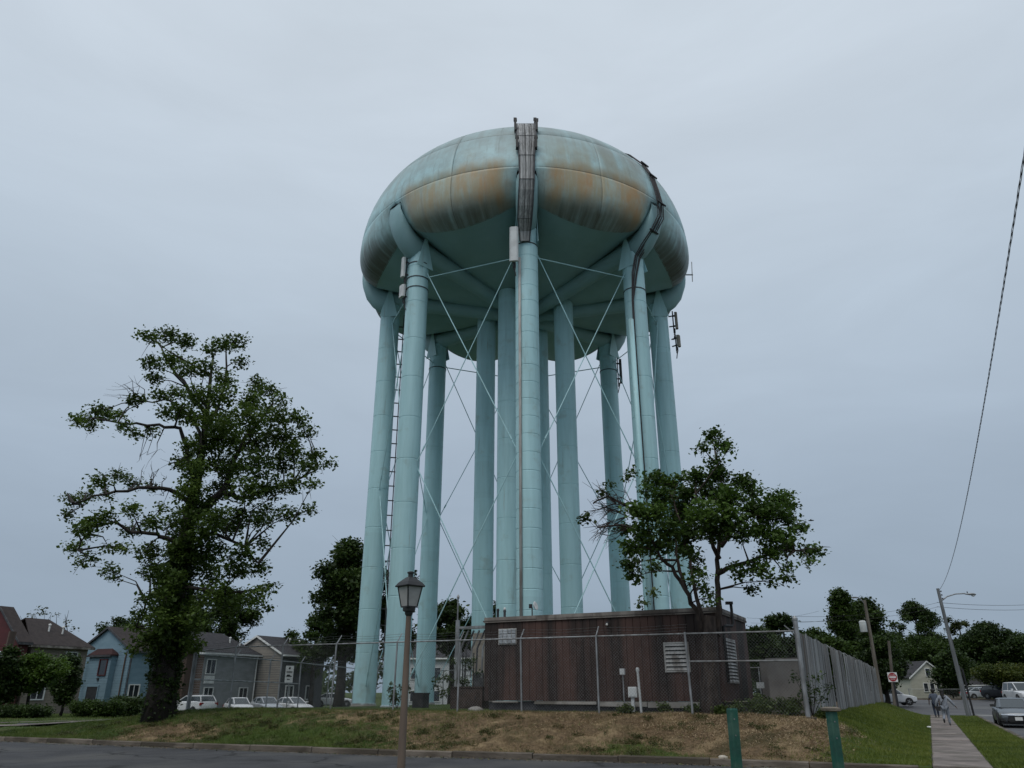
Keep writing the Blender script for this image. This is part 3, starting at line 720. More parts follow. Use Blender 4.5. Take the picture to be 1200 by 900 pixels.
def bx_of(px, py):     # building-front x,z of a photo pixel, by intersecting the view ray with the front wall
    p = P(px, py, 1.)-Vector((0, 0, EYE)); o = Vector((0, 0, EYE))-W3(BA0, BF, bz0)
    t = -o.dot(E2)/p.dot(E2); q = o+p*t; return q.dot(E1), q.z
xl, zl = bx_of(793.5, 770); louver(xl, zl, .86, .95, 'f', 7)
louver(1.5, 1.72, 1.7, 1.45, 's', 13)
xg, zg = bx_of(595, 746)
gf = MB(); gf.box((xg, -.0, zg), (.80, .06, .60)); go = gf.build('window_frame', 'louver', bld, local=True)
gbm = mat('glass_block', (.34, .36, .38), (.24, .26, .28), 6, rough=.25, var=.2)
for i in range(4):
    for j in range(3):
        m = MB(); m.loft([[(xg+(i-1.5)*.19+x*s, -.035-o_, zg+(j-1)*.185+z*s) for x, z in ((-.085, -.085), (.085, -.085), (.085, .085), (-.085, .085))] for s, o_ in ((1, 0), (1, .015), (.8, .03))]); m.build('glass_block', gbm, go, local=True)
# roof pipe gooseneck on the right end wall, with bird-cage cap
vp = MB(); q = W3(BA1+.07, BF+.45, 0)
vp.tube([q+Vector((0, 0, 1.9)), q+Vector((0, 0, 3.75)), q+Vector((.12, .1, 3.78)), q+Vector((.42, .42, 3.8)), q+Vector((.5, .5, 3.9)), q+Vector((.5, .5, 4.55))], .055, 8)
pipe = root('vent_pipe', q+Vector((0, 0, 1.9)), label='black gooseneck vent pipe on the right end of the brown building', cat='vent pipe')
vp.build('pipe', 'black', pipe, smooth=True); m = MB(); m.box(q+Vector((.42, .44, 4.6)), (.24, .16, .1)); m.build('cap', 'black', pipe)
mb = MB(); mb.lathe(W3(BA1+.04, BF+.85, 0), [(.14, 1.5), (.15, 1.62), (.05, 1.75)], 12)
# antenna dish and stubs on the roof
def bpos(px, py, dy): 
    x, z = bx_of(px, py); return W3(BA0+x, BF+dy, 0)+Vector((0, 0, z+bz0))
rz = bz0+HB+.16
p = W3(BA0+1.9, BF+.5, rz)
dish = root('satellite_dish', p, label='small white dish on a short mast on the brown building roof', cat='satellite dish')
m = MB(); m.tube([p+Vector((0, 0, -.12)), p+Vector((0, 0, .38))], .025, 6); m.build('mast', 'darkgrey', dish)
m = MB(); m.lathe((0, 0, 0), [(.02, -.05), (.1, -.03), (.17, .03), (.18, .035), (.165, .045), (.02, -.02)], 18)
mx_ = Matrix.Translation(p+Vector((.12, -.05, .42))) @ Matrix.Rotation(R(60), 4, 'Z') @ Matrix.Rotation(R(75), 4, 'X'); m.v = [tuple(mx_ @ Vector(q)) for q in m.v]; m.build('reflector', 'white', dish, smooth=True)
m = MB(); m.box(p+Vector((-.06, 0, .42)), (.14, .1, .16)); m.build('receiver', 'black', dish)
p = W3(BA0+.42, BF+.6, rz); st = root('roof_vent', p, label='pair of short dark vent stubs at left end of the brown roof', cat='roof vent')
for dx, h, mt in ((-.12, .42, 'black'), (.16, .38, 'darkgrey')):
    m = MB(); m.lathe(p+Vector((dx, 0, -.12)), [(.05, 0), (.05, h), (.065, h+.02), (.05, h+.1)], 10); m.build('stub', mt, st)
m = MB(); m.lathe(p+Vector((.16, 0, .36)), [(.05, 0), (.055, .05), (.02, .09)], 10); m.build('cap', 'white', st)
xw, zw = bx_of(712, 732); q = W3(BA0+xw, BF, bz0+zw); r_ = root('wall_lamp', q, ANG, 'tiny white bulb lamp high on the brown board wall', 'lamp')
m = MB(); m.lathe((0, -.06, 0), [(.01, -.05), (.045, -.03), (.05, .0), (.03, .04)], 10); m.build('bulb', 'white', r_, local=True, smooth=True)
m = MB(); m.box((0, -.01, .06), (.1, .06, .08)); m.build('holder', 'darkgrey', r_, local=True)
# block pier and shed behind left end of the building
pier = root('block_pier', W3(ray_b(561, 780, 13.3)-.3, 13.3, .92), ANG, 'tan concrete block pier behind left end of the brown building', 'block pier')
for i in range(6):
    m = MB(); m.box((.3, .5, .3+i*.575), (.78+.01*(i % 2), 1.0, .565)); m.build('block', 'block', pier, local=True)
m = MB(); m.box((.34, -.06, .95), (.52, .08, 1.25)); m.build('cover_panel', 'darkgrey', pier, local=True)
# ice bridge frame with cable ladder
ib = root('cable_bridge', W3(ray_b(535, 780, 11.0), 11.0, .92), ANG, 'grey steel cable bridge frame with tall pole beside the block pier', 'cable bridge')
m = MB(); m.tube([(0, 0, 0), (0, 0, 3.9)], .11, 10); m.build('pole', 'galv', ib, local=True)
m = MB(); m.tube([(-.02, 0, 3.9), (-.02, 0, 5.0)], .035, 6); m.lathe((-.02, 0, 0), [(.06, 4.9), (.07, 5.0), (.03, 5.1)], 8); m.build('mast', 'galv', ib, local=True)
m = MB(); m.box((.75, .0, 3.55), (1.7, .1, .1)); m.box((.75, .45, 3.55), (1.7, .1, .1)); m.build('beam', 'galv', ib, local=True)
for i in range(5):
    x = .3+i*.3; m = MB(); m.tube([(x+.25, .1, 3.4), (x-.15, .1, 2.6), (x-.2, .1, 1.3)], .045, 6); m.build('cable_run', 'darkgrey' if i % 2 else 'galv', ib, local=True)
for x in (.15, .75): 
    m = MB(); m.tube([(x, .3, .8), (x, .3, 2.4)], .03, 6); m.build('post', 'darkgrey', ib, local=True)
for i in range(7):
    m = MB(); m.box((.45, .3, .95+i*.22), (.6, .03, .03)); m.build('rung', 'darkgrey', ib, local=True)
def cabinet(name, a, b, w, d, h, mt, label, cat, z0=0., lid=True):
    p = W3(a, b); r = root(name, p, ANG, label, cat); m = MB(); m.box((0, 0, h/2+z0), (w, d, h)); m.build('body', mt, r, local=True)
    m = MB(); m.box((0, 0, h+z0+.025), (w+.06, d+.06, .05)); m.build('lid', mt, r, local=True)
    m = MB(); m.box((0, -d/2-.008, h/2+z0), (w*.86, .016, h*.8)); m.build('door', mt, r, local=True)
    m = MB(); m.box((w*.3, -d/2-.03, h*.55+z0), (.03, .03, .12)); m.build('handle', 'darkgrey', r, local=True); return r
M['brownbox'] = mat('brown_box', (.06, .042, .036), (.04, .03, .026), 3, rough=.8)
cabinet('equipment_box', ray_b(550, 815, 9.2), 9.2, 1.6, .6, .85, 'brownbox', 'low dark brown box left of the brown building', 'equipment box')
cabinet('equipment_box', ray_b(493, 815, 10.2), 10.2, .6, .5, .6, 'black', 'black equipment box between the lamp post and the pale leg', 'equipment box')
M['tanbox'] = mat('tan_cabinet', (.36, .325, .295), (.29, .26, .235), 2, rough=.6)
cabinet('equipment_cabinet', -3.9, 8.4, 1.35, .8, 1.75, 'tanbox', 'large tan cabinet behind chain link right of the brown building', 'equipment cabinet')
cabinet('equipment_cabinet', -4.75, 9.6, .6, .6, 1.75, 'tanbox', 'narrow tan cabinet behind the large tan cabinet', 'equipment cabinet')
# meter, electrical box and pipe in front of the building wall
def mpost(px, ytop, b, label, kind):
    x, _ = bx_of(px, 800); a = BA0+x; p = W3(a, b); r = root('utility_box', p, ANG, label, 'utility box'); return r, p
A_ = lambda px, b: (lambda t: t)(AB(*(lambda d: ((P(px, 815, 1.).x*d), d))(1))[0])
def up_of(py, a, b): p = C0+E1*a+E2*b; q = P(600, py, p.y); return q.z
b5 = 5.5
a = ray_b(730.5, 810, b5); p = W3(a, b5); r = root('utility_meter', p, ANG, 'small grey meter box on a thin dark post by the brown wall', 'utility meter')
zt = up_of(787, a, b5)-p.z; m = MB(); m.box((0, 0, zt), (.17, .12, .2)); m.build('box', 'offwhite', r, local=True)
m = MB(); m.tube([(0, .02, -.1), (0, .02, zt-.1)], .025, 6); m.build('post', 'galv', r, local=True)
a = ray_b(741, 810, b5); p = W3(a, b5); r = root('electrical_box', p, ANG, 'white electrical box on a stout post by the brown wall', 'electrical box')
zt = up_of(811, a, b5)-p.z; m = MB(); m.box((.02, 0, zt), (.30, .18, .34)); m.build('box', 'white', r, local=True); m = MB(); m.box((.02, -.1, zt), (.24, .02, .28)); m.build('door', 'offwhite', r, local=True)
m = MB(); m.box((0, 0, (zt-.25)/2), (.11, .08, zt-.1)); m.build('post', 'offwhite', r, local=True)
a = ray_b(750, 810, b5); p = W3(a, b5); r = root('standpipe', p, ANG, 'white leaning pipe with cap beside the white electrical box', 'standpipe', tilt=(0, R(-2)))
zt = up_of(785, a, b5)-p.z; m = MB(); m.tube([(0, 0, -.1), (0, 0, zt)], .045, 8); m.build('pipe', 'offwhite', r, local=True)
m = MB(); m.lathe((0, 0, zt-.06), [(.055, 0), (.065, .02), (.065, .1), (.04, .14)], 10); m.build('cap', 'offwhite', r, local=True)

# ------------------------------------------------------------------ fences
FA0, FA1 = -28.4, -3.15
def fb(a): return 3.6+(a-FA0)/(FA1-FA0)*1.3
def fence_pts(pts, name, label, hgt, postr=.035, step=3.0, arms=True, mid=None, endr=.055, skip=()):
    r = root(name, pts[0], label=label, cat='fence')
    posts = []
    for p, q in zip(pts, pts[1:]):
        k = max(1, round((q-p).length/step)); posts += [p.lerp(q, i/k) for i in range(k)]
    posts.append(pts[-1]); posts = [Vector((p.x, p.y, grd(p.x, p.y))) for p in posts]
    for i, p in enumerate(posts):
        if i in skip: continue
        e = i in (0, len(posts)-1); lean = Vector((random.uniform(-.05, .05), random.uniform(-.05, .05), 0))
        m = MB(); m.tube([p+Vector((0, 0, -.2)), p+lean+Vector((0, 0, hgt+.05))], endr if e else postr, 8); m.build('post', 'galv', r)
        if arms:
            d = Vector((-E2.x, -E2.y, 0))*.28 if not e else Vector((E1.x, E1.y, 0))*.2
            m = MB(); m.tube([p+lean+Vector((0, 0, hgt)), p+lean-d+Vector((0, 0, hgt+.34))], .022, 5); m.build('barb_arm', 'galv', r)
    T = lambda z: [p+Vector((0, 0, z)) for p in posts]
    m = MB(); m.tube(T(hgt), .026, 6); m.build('top_rail', 'galv', r)
    if mid:
        for (i0, i1, z) in mid: m = MB(); m.tube(T(z)[i0:i1+1], .026, 6); m.build('mid_rail', 'galv', r)
    if arms:
        for s in (.35, .65, .95):
            ps = []
            for i, p in enumerate(posts):
                ps.append(p+Vector((E2.x, E2.y, 0))*.28*s+Vector((0, 0, hgt+.34*s)))
                if i < len(posts)-1: ps.append((posts[i]+posts[i+1])/2+Vector((E2.x, E2.y, 0))*.28*s+Vector((0, 0, hgt+.34*s-.05)))
            m = MB(); m.tube(ps, .006, 3); m.build('barbed_wire', 'wire', r)
    # woven wire: real strands crossing on both diagonals, alternately in front and behind
    Vv = []; Fv = []; pit = .075
    for p, q in zip(posts, posts[1:]):
        L = (q-p).length; d = (q-p)/L; n_ = Vector((-d.y, d.x, 0)).normalized(); dz = (q.z-p.z)/L; d = Vector((d.x, d.y, 0)).normalized()
        for sg in (1, -1):
            s0 = -hgt
            while s0 < L+hgt:
                # strand x = s0 + sg*(z)   z 0..hgt
                z0, z1 = .03, hgt-.01
                if sg == 1:
                    za = max(z0, -s0); zb = min(z1, L-s0)
                else:
                    za = max(z0, s0-L); zb = min(z1, s0)
                if zb-za > .05:
                    A_, B_ = [p+d*(s0+sg*z)+Vector((0, 0, z+dz*(s0+sg*z)))+n_*.004*sg for z in (za, zb)]
                    w = .0018; k = len(Vv); dr = (B_-A_).normalized(); u1 = n_*w; u2 = dr.cross(n_).normalized()*w
                    Vv += [A_+u1, A_-u1*.5+u2, A_-u1*.5-u2, B_+u1, B_-u1*.5+u2, B_-u1*.5-u2]
                    Fv += [(k, k+1, k+4, k+3), (k+1, k+2, k+5, k+4), (k+2, k, k+3, k+5)]
                s0 += pit*1.4142
    base = Vector(pts[0]); me = tri_mesh('chain_link', [tuple(v-base) for v in Vv], Fv, 'wire'); link(me, 'chain_link', r, kind='stuff')
    return r, posts
def fpx(px):           # where the fence line is met by a photo column
    a = -15.
    for _ in range(30): a = ray_b(px, 815, fb(a))
    return W3(a, fb(a))
FP = [fpx(x) for x in (221, 270, 326, 388, 461, 536, 611, 701, 810)]
fence_pts(FP[:8]+[FP[8].lerp(FP[7], .004)], 'chain_link_fence', 'long galvanised chain link fence with barbed wire arms along the bank top', 2.5, step=99, skip=(8,))
fence_pts([FP[8], W3(-3.02, 4.86)], 'chain_link_fence', 'chain link fence section with mid rail in front of the leafy tree', 2.5, mid=[(0, 1, 1.62)], step=99, arms=False, endr=.04, skip=(1,))
fence_pts([FP[0]+E2*.1, W3(-30.5, 22)], 'chain_link_fence', 'chain link fence running back from the left corner post', 2.4, step=2.8, mid=[(0, 3, 1.35)])
fence_pts([W3(-30.4, 22.1), W3(-20, 33), W3(-6, 34)], 'chain_link_fence', 'distant chain link fence behind the tower legs', 2.2, step=3.2, arms=False)
# tall corner post by the board fence
m = MB(); p = W3(-3.0, 4.85); m.tube([p+Vector((0, 0, -.2)), p+Vector((0, 0, 2.85))], .075, 10); m.lathe(p, [(.085, 2.82), (.09, 2.88), (.03, 2.96)], 10)
tag(m.build('corner_post', 'galv', smooth='auto'), 'thick leaning steel corner post where the grey board fence begins', 'post')
m = MB(); q = W3(-3.0, 4.45); m.box((q.x, q.y, q.z+.0), (.55, .3, .05), ANG); tag(m.build('drain_cover', 'kerb'), 'rusty flat plate on the soil below the corner post', 'drain cover')
# weathered board fence along the side street
M['greyboard'] = mat('weathered_board', (.27, .275, .28), (.165, .165, .168), 5, (1, 1, .08), .85, .5, 14, var=.3, c3=(.10, .09, .08), s3=.9, lo3=.5, hi3=.7)
wf = root('board_fence', W3(-3.0, 5.2), label='tall weathered grey vertical board fence with sagging boards beside the lawn', cat='fence')
b = 5.2; base = W3(-3.0, 5.2); ms = [plank_mesh(1, 1, .03).mesh('fence_board', 'greyboard')]
while b < 46:
    w_ = random.uniform(.19, .31); c = W3(-3.0, b+w_/2); far = (b-5.2)/41
    hh = 2.52+random.uniform(-.04, .04)+.03*math.sin(b*1.1)-.1*far
    o = inst('fence_board', ms[0], wf, c-base+E1*(random.uniform(-.01, .014)+.05*math.sin(b*.9)+.03*math.sin(b*2.3))+Vector((0, 0, -.06)), ANG+math.pi/2+random.uniform(-.025, .025), (w_-.005, 1, hh))
    o.rotation_euler = (R(random.uniform(-1, 1.6)), R(random.uniform(-1.2, 1.2)), o.rotation_euler.z); b += w_
for z in (.5, 1.3, 2.2):
    m = MB(); m.tube([W3(-3.1, b_)+Vector((0, 0, z)) for b_ in np.linspace(5.2, 46, 20)], .04, 4); m.build('rail', 'greyboard', wf)
for b_ in np.arange(5.6, 46, 3.05):
    p = W3(-3.16, b_); m = MB(); m.tube([p+Vector((0, 0, -.1)), p+Vector((0, 0, 2.42)), p+E1*-.3+Vector((0, 0, 2.72))], .022, 6); m.build('post', 'wire', wf)
for s in (.4, .95):
    m = MB(); m.tube([W3(-3.16-.3*s, b_)+Vector((0, 0, 2.42+.3*s-.04*(i % 2))) for i, b_ in enumerate(np.arange(5.6, 46.2, 1.525))], .008, 3); m.build('barbed_wire', 'wire', wf)
# small notice on the chain link
a = ray_b(891, 803, 8.0); p = W3(a, 8.0); z = up_of(803, a, 8.0)
m = MB(); m.box((p.x, p.y, z), (.26, .015, .2), ANG); tag(m.build('notice_board', 'white'), 'small blank white notice behind the chain link right of the building', 'sign')

# ------------------------------------------------------------------ lamp post and green posts on the near verge
p = P(480, 700, 11.0); p = Vector((p.x, 11.0, 0)); zg = grd(p.x, p.y)
M['brownpost'] = mat('brown_post', (.155, .115, .092), (.11, .08, .065), 4, (1, 1, .2), .8, .2, 14)
M['frost'] = mat('frosted_pane', (.36, .35, .35), (.30, .29, .29), 6, rough=.3)
lamp = root('street_lamp', (p.x, p.y, 0), R(43), 'brown post lantern lamp standing at the near edge of the street', 'street lamp')
m = MB(); m.lathe((0, 0, 0), [(.10, -.05), (.10, .25), (.06, .29), (.052, .9), (.036, 2.72)], 18); m.build('post', 'brownpost', lamp, local=True, smooth='auto')
m = MB(); m.lathe((0, 0, 2.70), [(.038, 0), (.055, .03), (.055, .06), (.085, .07), (.09, .12), (.085, .125)], 18); m.build('collar', 'black', lamp, local=True, smooth='auto')
zb_, zt_, wb, wt = 2.83, 3.12, .078, .122
lamp.scale = (1, 1, .958)
fr = MB()
def sq(w, z): return [Vector((sx_*w, sy_*w, z)) for sx_, sy_ in ((-1, -1), (1, -1), (1, 1), (-1, 1))]
lo_, hi_ = sq(wb, zb_), sq(wt, zt_)
for i in range(4):
    fr.tube([lo_[i], hi_[i]], .011, 4); fr.tube([lo_[i], lo_[(i+1) % 4]], .012, 4); fr.tube([hi_[i], hi_[(i+1) % 4]], .012, 4)
fr.build('lantern_frame', 'black', lamp, local=True)
for i in range(4):
    m = MB(); j = (i+1) % 4; s = .97
    q = [lo_[i]*1, lo_[j]*1, hi_[j]*1, hi_[i]*1]; c = sum(q, Vector())/4; q = [c+(v-c)*.95 for v in q]
    m.prism(q, Vector((-c.x, -c.y, 0)).normalized()*.006); m.build('pane', 'frost', lamp, local=True)
m = MB(); m.loft([sq(.150, 3.115), sq(.154, 3.13), sq(.122, 3.18), sq(.078, 3.225), sq(.046, 3.255), sq(.038, 3.26)]); m.build('roof', 'black', lamp, local=True)
m = MB(); m.lathe((0, 0, 3.265), [(.036, -.01), (.036, .045), (.05, .05), (.05, .068), (.025, .078), (.01, .08)], 14); m.build('finial', 'black', lamp, local=True)

def bollard(px, py, Y, label, capped):
    t = P(px, py, Y); r = root('green_post', (t.x, t.y, 0), R(20), label, 'post', tilt=(0, R(1.0)))
    h = t.z; w = .052
    m = MB(); m.loft([[(x*w*k, y*w*k, z) for x, y in ((-1, -.8), (-.8, -1), (.8, -1), (1, -.8), (1, .8), (.8, 1), (-.8, 1), (-1, .8))] for z, k in ((-.1, 1), (h-.02, 1), (h, .9))]); m.build('shaft', 'green', r, local=True)
    if capped:
        m = MB(); m.loft([[(x*w*k, y*w*k, z) for x, y in ((-1, -1), (1, -1), (1, 1), (-1, 1))] for z, k in ((h-.01, 1.1), (h+.0, 1.55), (h+.03, 1.6), (h+.045, .9))]); m.build('cap', 'kerb', r, local=True)
    for z in (h-.12, h-.3):
        m = MB(); m.tube([(-.015, -w-.006, z), (-.015, -w+.01, z)], .009, 8); m.build('bolt', 'galv', r, local=True)
bollard(855.5, 830, 10, 'square green post without a cap, left of the two green posts', False)
bollard(972, 833, 10, 'square green post with a flat brown cap on top', True)

# ------------------------------------------------------------------ signs and poles
def glyph(txt, size, parent, loc, mt, rot):
    cu = bpy.data.curves.new('lettering', 'FONT'); cu.body = txt; cu.size = size; cu.align_x = 'CENTER'; cu.align_y = 'CENTER'; cu.extrude = .001
    cu.materials.append(M[mt]); o = bpy.data.objects.new('lettering', cu); COL.objects.link(o); me = bpy.data.meshes.new_from_object(o.evaluated_get(bpy.context.evaluated_depsgraph_get())); bpy.data.objects.remove(o); o = bpy.data.objects.new('lettering', me); COL.objects.link(o); o.parent = parent; o.location = loc; o.rotation_euler = rot; return o
M['signred'] = mat('sign_red', (.32, .025, .03), (.27, .02, .025), 3, rough=.5)
s0 = P(1046, 793.5, 71); gz = grd(s0.x, s0.y)
sg = root('do_not_enter_sign', (s0.x, s0.y, gz), ANG*.4, 'square white sign with red do not enter disc on a dark post', 'sign')
zc = s0.z-gz
m = MB(); m.box((0, 0, zc), (.78, .02, .78)); m.build('plate', 'white', sg, local=True)
def disc(rad, y, n=28): return [(rad*math.cos(2*math.pi*i/n), y, zc+rad*math.sin(2*math.pi*i/n)) for i in range(n)]
m = MB(); m.prism(disc(.36, -.012), (0, -.006, 0)); m.build('disc', 'signred', sg, local=True)
m = MB(); m.box((0, -.021, zc), (.54, .006, .12)); m.build('bar', 'white', sg, local=True)
glyph('DO NOT', .13, sg, (0, -.022, zc+.16), 'white', (math.pi/2, 0, 0)); glyph('ENTER', .13, sg, (0, -.022, zc-.17), 'white', (math.pi/2, 0, 0))
m = MB(); m.tube([(.06, .12, -.2), (.06, .12, zc+.3)], .09, 8); m.build('post', 'black', sg, local=True)

s0 = P(339, 790, 41); gz = grd(s0.x, s0.y)
sg = root('parking_sign', (s0.x, s0.y, gz), R(5), 'narrow white notice sign with small dark pictograms on a thin post behind the fence', 'sign')
zc = s0.z-gz
m = MB(); m.box((0, 0, zc), (.40, .015, .80)); m.build('plate', 'white', sg, local=True)
m = MB(); m.tube([(.02, .04, -.2), (.02, .04, zc+.4)], .03, 6); m.build('post', 'galv', sg, local=True)
y_ = -.012
m = MB()     # mark at the top, a line of bars, a car-like outline, a two-way arrow
m.prism([(-.06, y_, zc+.27), (.0, y_, zc+.21), (.06, y_, zc+.27), (.03, y_, zc+.34), (-.03, y_, zc+.33)], (0, -.003, 0)); m.build('mark', 'black', sg, local=True)
m = MB()
for i in range(5): m.box((-.12+i*.06, y_, zc+.1), (.04, .004, .09))
m.build('mark', 'black', sg, local=True)
m = MB(); m.prism([(-.13, y_, zc-.13), (.13, y_, zc-.13), (.13, y_, zc-.08), (.06, y_, zc-.07), (.02, y_, zc-.02), (-.09, y_, zc-.02), (-.13, y_, zc-.07)], (0, -.003, 0)); m.build('mark', 'black', sg, local=True)
m = MB(); m.prism([(-.1, y_, zc-.25), (-.04, y_, zc-.20), (-.04, y_, zc-.23), (.06, y_, zc-.23), (.06, y_, zc-.27), (-.04, y_, zc-.27), (-.04, y_, zc-.30)], (0, -.003, 0)); m.build('mark', 'black', sg, local=True)

def sagline(a, b, sag, n=24): return [a.lerp(b, i/n)+Vector((0, 0, -sag*4*(i/n)*(1-i/n))) for i in range(n+1)]
# street-light pole
b0 = P(1135.5, 839, 59); b0.z = grd(b0.x, b0.y); t0 = P(1098.8, 689.5, 58.6)
pole = root('utility_pole', b0, label='tall leaning grey wooden pole carrying a street light beside the sidewalk', cat='utility pole')
m = MB(); m.tube([b0+Vector((0, 0, -.3)), b0.lerp(t0, .5), t0], [.17, .14, .11], 12); m.build('shaft', 'polegrey', pole, smooth='auto')
m = MB(); m.tube([b0+Vector((.32, -.1, -.1)), b0+Vector((.17, -.1, 3.2))], .07, 8); m.build('cable_guard', 'black', pole)
m = MB(); m.tube([b0+Vector((.02, -.17, 1.2)), b0+Vector((-.05, -.15, 3.4))], .05, 6); m.build('conduit', 'darkgrey', pole)
m = MB(); a1 = P(1103.5, 704, 58.8); arm = [a1, P(1110, 699, 58.8), P(1120, 696, 58.8), P(1131, 695.5, 58.8)]; m.tube(arm, .045, 8); m.build('arm', 'galv', pole)
m = MB(); q = P(1137, 696.2, 58.8)
m.loft([[q+Vector((x, r_*math.cos(t), r_*.55*math.sin(t)+dz)) for t in np.linspace(0, 2*math.pi, 13)[:-1]] for x, r_, dz in ((-.42, .04, 0), (-.25, .1, 0), (.0, .16, 0), (.25, .17, -.02), (.38, .1, -.03), (.42, .03, -.03))]); hd = m.build('lamp_head', 'galv', pole, smooth=True)
m = MB(); m.lathe(q+Vector((.2, 0, -.1)), [(.13, .02), (.12, -.04), (.05, -.08)], 12); m.build('lens', 'lens', hd)
m = MB(); m.lathe(q+Vector((-.2, 0, .08)), [(.04, 0), (.04, .1), (.02, .12)], 8); m.build('photocell', 'darkgrey', hd)
for i in range(3):
    m = MB(); p = t0+(b0-t0)*(.02+.03*i); m.lathe(p+Vector((.17, -.05, -.1)), [(.03, 0), (.05, .04), (.04, .1), (.02, .12)], 8); m.tube([p, p+Vector((.17, -.05, -.06))], .02, 5); m.build('insulator', 'darkgrey', pole)
# the long service cable towards the camera side, and its pole beyond the frame
cpt = Vector((6.60, 7.8, 8.0)); e0 = t0+(cpt-t0)*1.12; e0.z = 0
far = root('utility_pole', (e0.x, e0.y, 0), label='wooden pole outside the frame holding the near end of the overhead cable', cat='utility pole')
m = MB(); m.tube([(e0.x, e0.y, -.3), (e0.x, e0.y, 9.2)], [.17, .12], 12); m.build('shaft', 'polegrey', far)
W_ = sagline(t0+Vector((.05, 0, -.15)), Vector((e0.x, e0.y, 8.45)), 1.1, 50)
wr = root('overhead_cable', W_[0], label='long twisted overhead cable sweeping up the right edge of the sky', cat='cable')
for k in range(3):
    ps = []
    for i in range(len(W_)*6-5):
        j, f = divmod(i, 6); p = W_[j].lerp(W_[min(j+1, len(W_)-1)], f/6); an = i*.9+k*2.094
        ps.append(p+Vector((.012*math.cos(an), .0, .012*math.sin(an))))
    m = MB(); m.tube(ps, .005, 4); m.build('strand', 'darkgrey', wr)
# faint distant wires
for i, (x0, y0, x1, y1, Y0, Y1, sg_) in enumerate(((905, 721, 1100, 706, 75, 80, .6), (905, 727, 1100, 711, 75, 80, .6), (880, 730, 1035, 716, 90, 95, .5), (1098, 706, 1260, 703, 59, 75, .35), (1098, 711, 1260, 709, 59, 75, .35), (875, 724, 960, 716, 100, 100, .4))):
    m = MB(); m.tube(sagline(P(x0, y0, Y0), P(x1, y1, Y1), sg_, 12), .016, 4)
    tag(m.build('power_line', 'cable'), ('upper thin power line between the brown building and the street light pole', 'lower thin power line between the brown building and the street light pole', 'faint far power line left of the weathered wooden pole', 'upper power line running right from the street light pole', 'lower power line running right from the street light pole', 'faint far power line above the trees beside the brown building')[i], 'power line', 'distant power lines')
# wooden poles beyond the board fence
def wpole(xb, yb, xt, yt, Y, label, box=None, arm=False, mt='wood'):
    a, b_ = P(xb, yb, Y), P(xt, yt, Y*.995); g = grd(a.x, a.y); d = (b_-a)/(b_.z-a.z); base = a+d*(g-a.z)
    r = root('utility_pole', base, label=label, cat='utility pole'); m = MB(); m.tube([base+Vector((0, 0, -.3)), b_], [.17, .12], 10); m.build('shaft', mt, r, smooth='auto')
    if box:
        q = P(*box, Y-.3); m = MB(); m.lathe(q+Vector((0, 0, -.45)), [(.27, 0), (.28, .03), (.28, .82), (.2, .9), (.05, .92)], 14); m.build('transformer', 'offwhite', r, smooth='auto')
    if arm:
        m = MB(); m.tube([b_+Vector((0, 0, -.4)), b_+Vector((-.3, 0, .05)), b_+Vector((-.55, 0, .2))], .05, 6); m.build('arm', 'galv', r)
        m = MB(); m.loft([[b_+Vector((x, w_*math.cos(t), .2+w_*.5*math.sin(t))) for t in np.linspace(0, 2*math.pi, 11)[:-1]] for x, w_ in ((-.5, .05), (-.7, .14), (-.95, .14), (-1.05, .04))]); m.build('lamp_head', 'galv', r)
    return r
wpole(1027, 785, 1013, 703, 66, 'weathered wooden pole with white can and lamp behind the board fence', box=(1011.5, 734), arm=True)
wpole(1046, 800, 1041.5, 751, 78, 'short dark wooden pole behind the do not enter sign')

# ------------------------------------------------------------------ foliage
def sr(*c): return np.array(lin(*c))
def leaf_cloud(name, clumps, per, size, cols, parent, droop=.3, flat_=.8, mt='leaf', tips=None, elong=1.25, kind=None):
    """clumps: (x,y,z,r) rows. Leaves sit in little sprays at twig tips spread through each clump."""
    c = np.asarray(clumps, float); n_t = np.maximum(3, (per*(c[:, 3]/c[:, 3].mean())**2).astype(int))
    ci = np.repeat(np.arange(len(c)), n_t); k = len(ci)
    d = RNG.normal(size=(k, 3)); d /= np.linalg.norm(d, axis=1)[:, None]
    rad = RNG.random(k)**(1/2.3)*c[ci, 3]; d[:, 2] *= flat_
    tip = c[ci, :3]+d*rad[:, None]
    nl = 6; li = np.repeat(np.arange(k), nl); n = len(li)
    pos = tip[li]+RNG.normal(size=(n, 3))*size*1.15*np.array([1, 1, .7])
    nrm = RNG.normal(size=(n, 3))*.62+np.array([0, 0, 1.]); nrm /= np.linalg.norm(nrm, axis=1)[:, None]
    ax = RNG.normal(size=(n, 3))+.6*d[li]; ax[:, 2] -= droop; ax -= nrm*(ax*nrm).sum(1)[:, None]; ax /= np.linalg.norm(ax, axis=1)[:, None]
    sd_ = np.cross(nrm, ax); s = size*(.5+.95*RNG.random(n)**1.4)[:, None]
    A = pos-ax*s*.5*elong; B = pos+sd_*s*.46+nrm*s*.12; Cc = pos+ax*s*.5*elong-nrm*s*.1; D = pos-sd_*s*.46+nrm*s*.12
    V = np.stack([A, B, Cc, D], 1).reshape(-1, 3); F = np.arange(n*4).reshape(-1, 4)
    cols = np.array(cols); cc = RNG.random(len(c)); ti = RNG.random(k)
    w = np.clip(.55*cc[ci][li]+.3*ti[li]+.3*RNG.random(n)-.08, 0, .999)*(len(cols)-1); i0 = w.astype(int); f = (w-i0)[:, None]
    tint = cols[i0]*(1-f)+cols[np.minimum(i0+1, len(cols)-1)]*f
    base = np.array(WM[parent.name].translation) if parent else 0
    me = tri_mesh(name, V-base, F, mt, tint, 4); return link(me, name, parent, kind=kind)
GREENS = [(.018, .033, .008), (.032, .057, .011), (.048, .084, .015), (.072, .12, .022)]
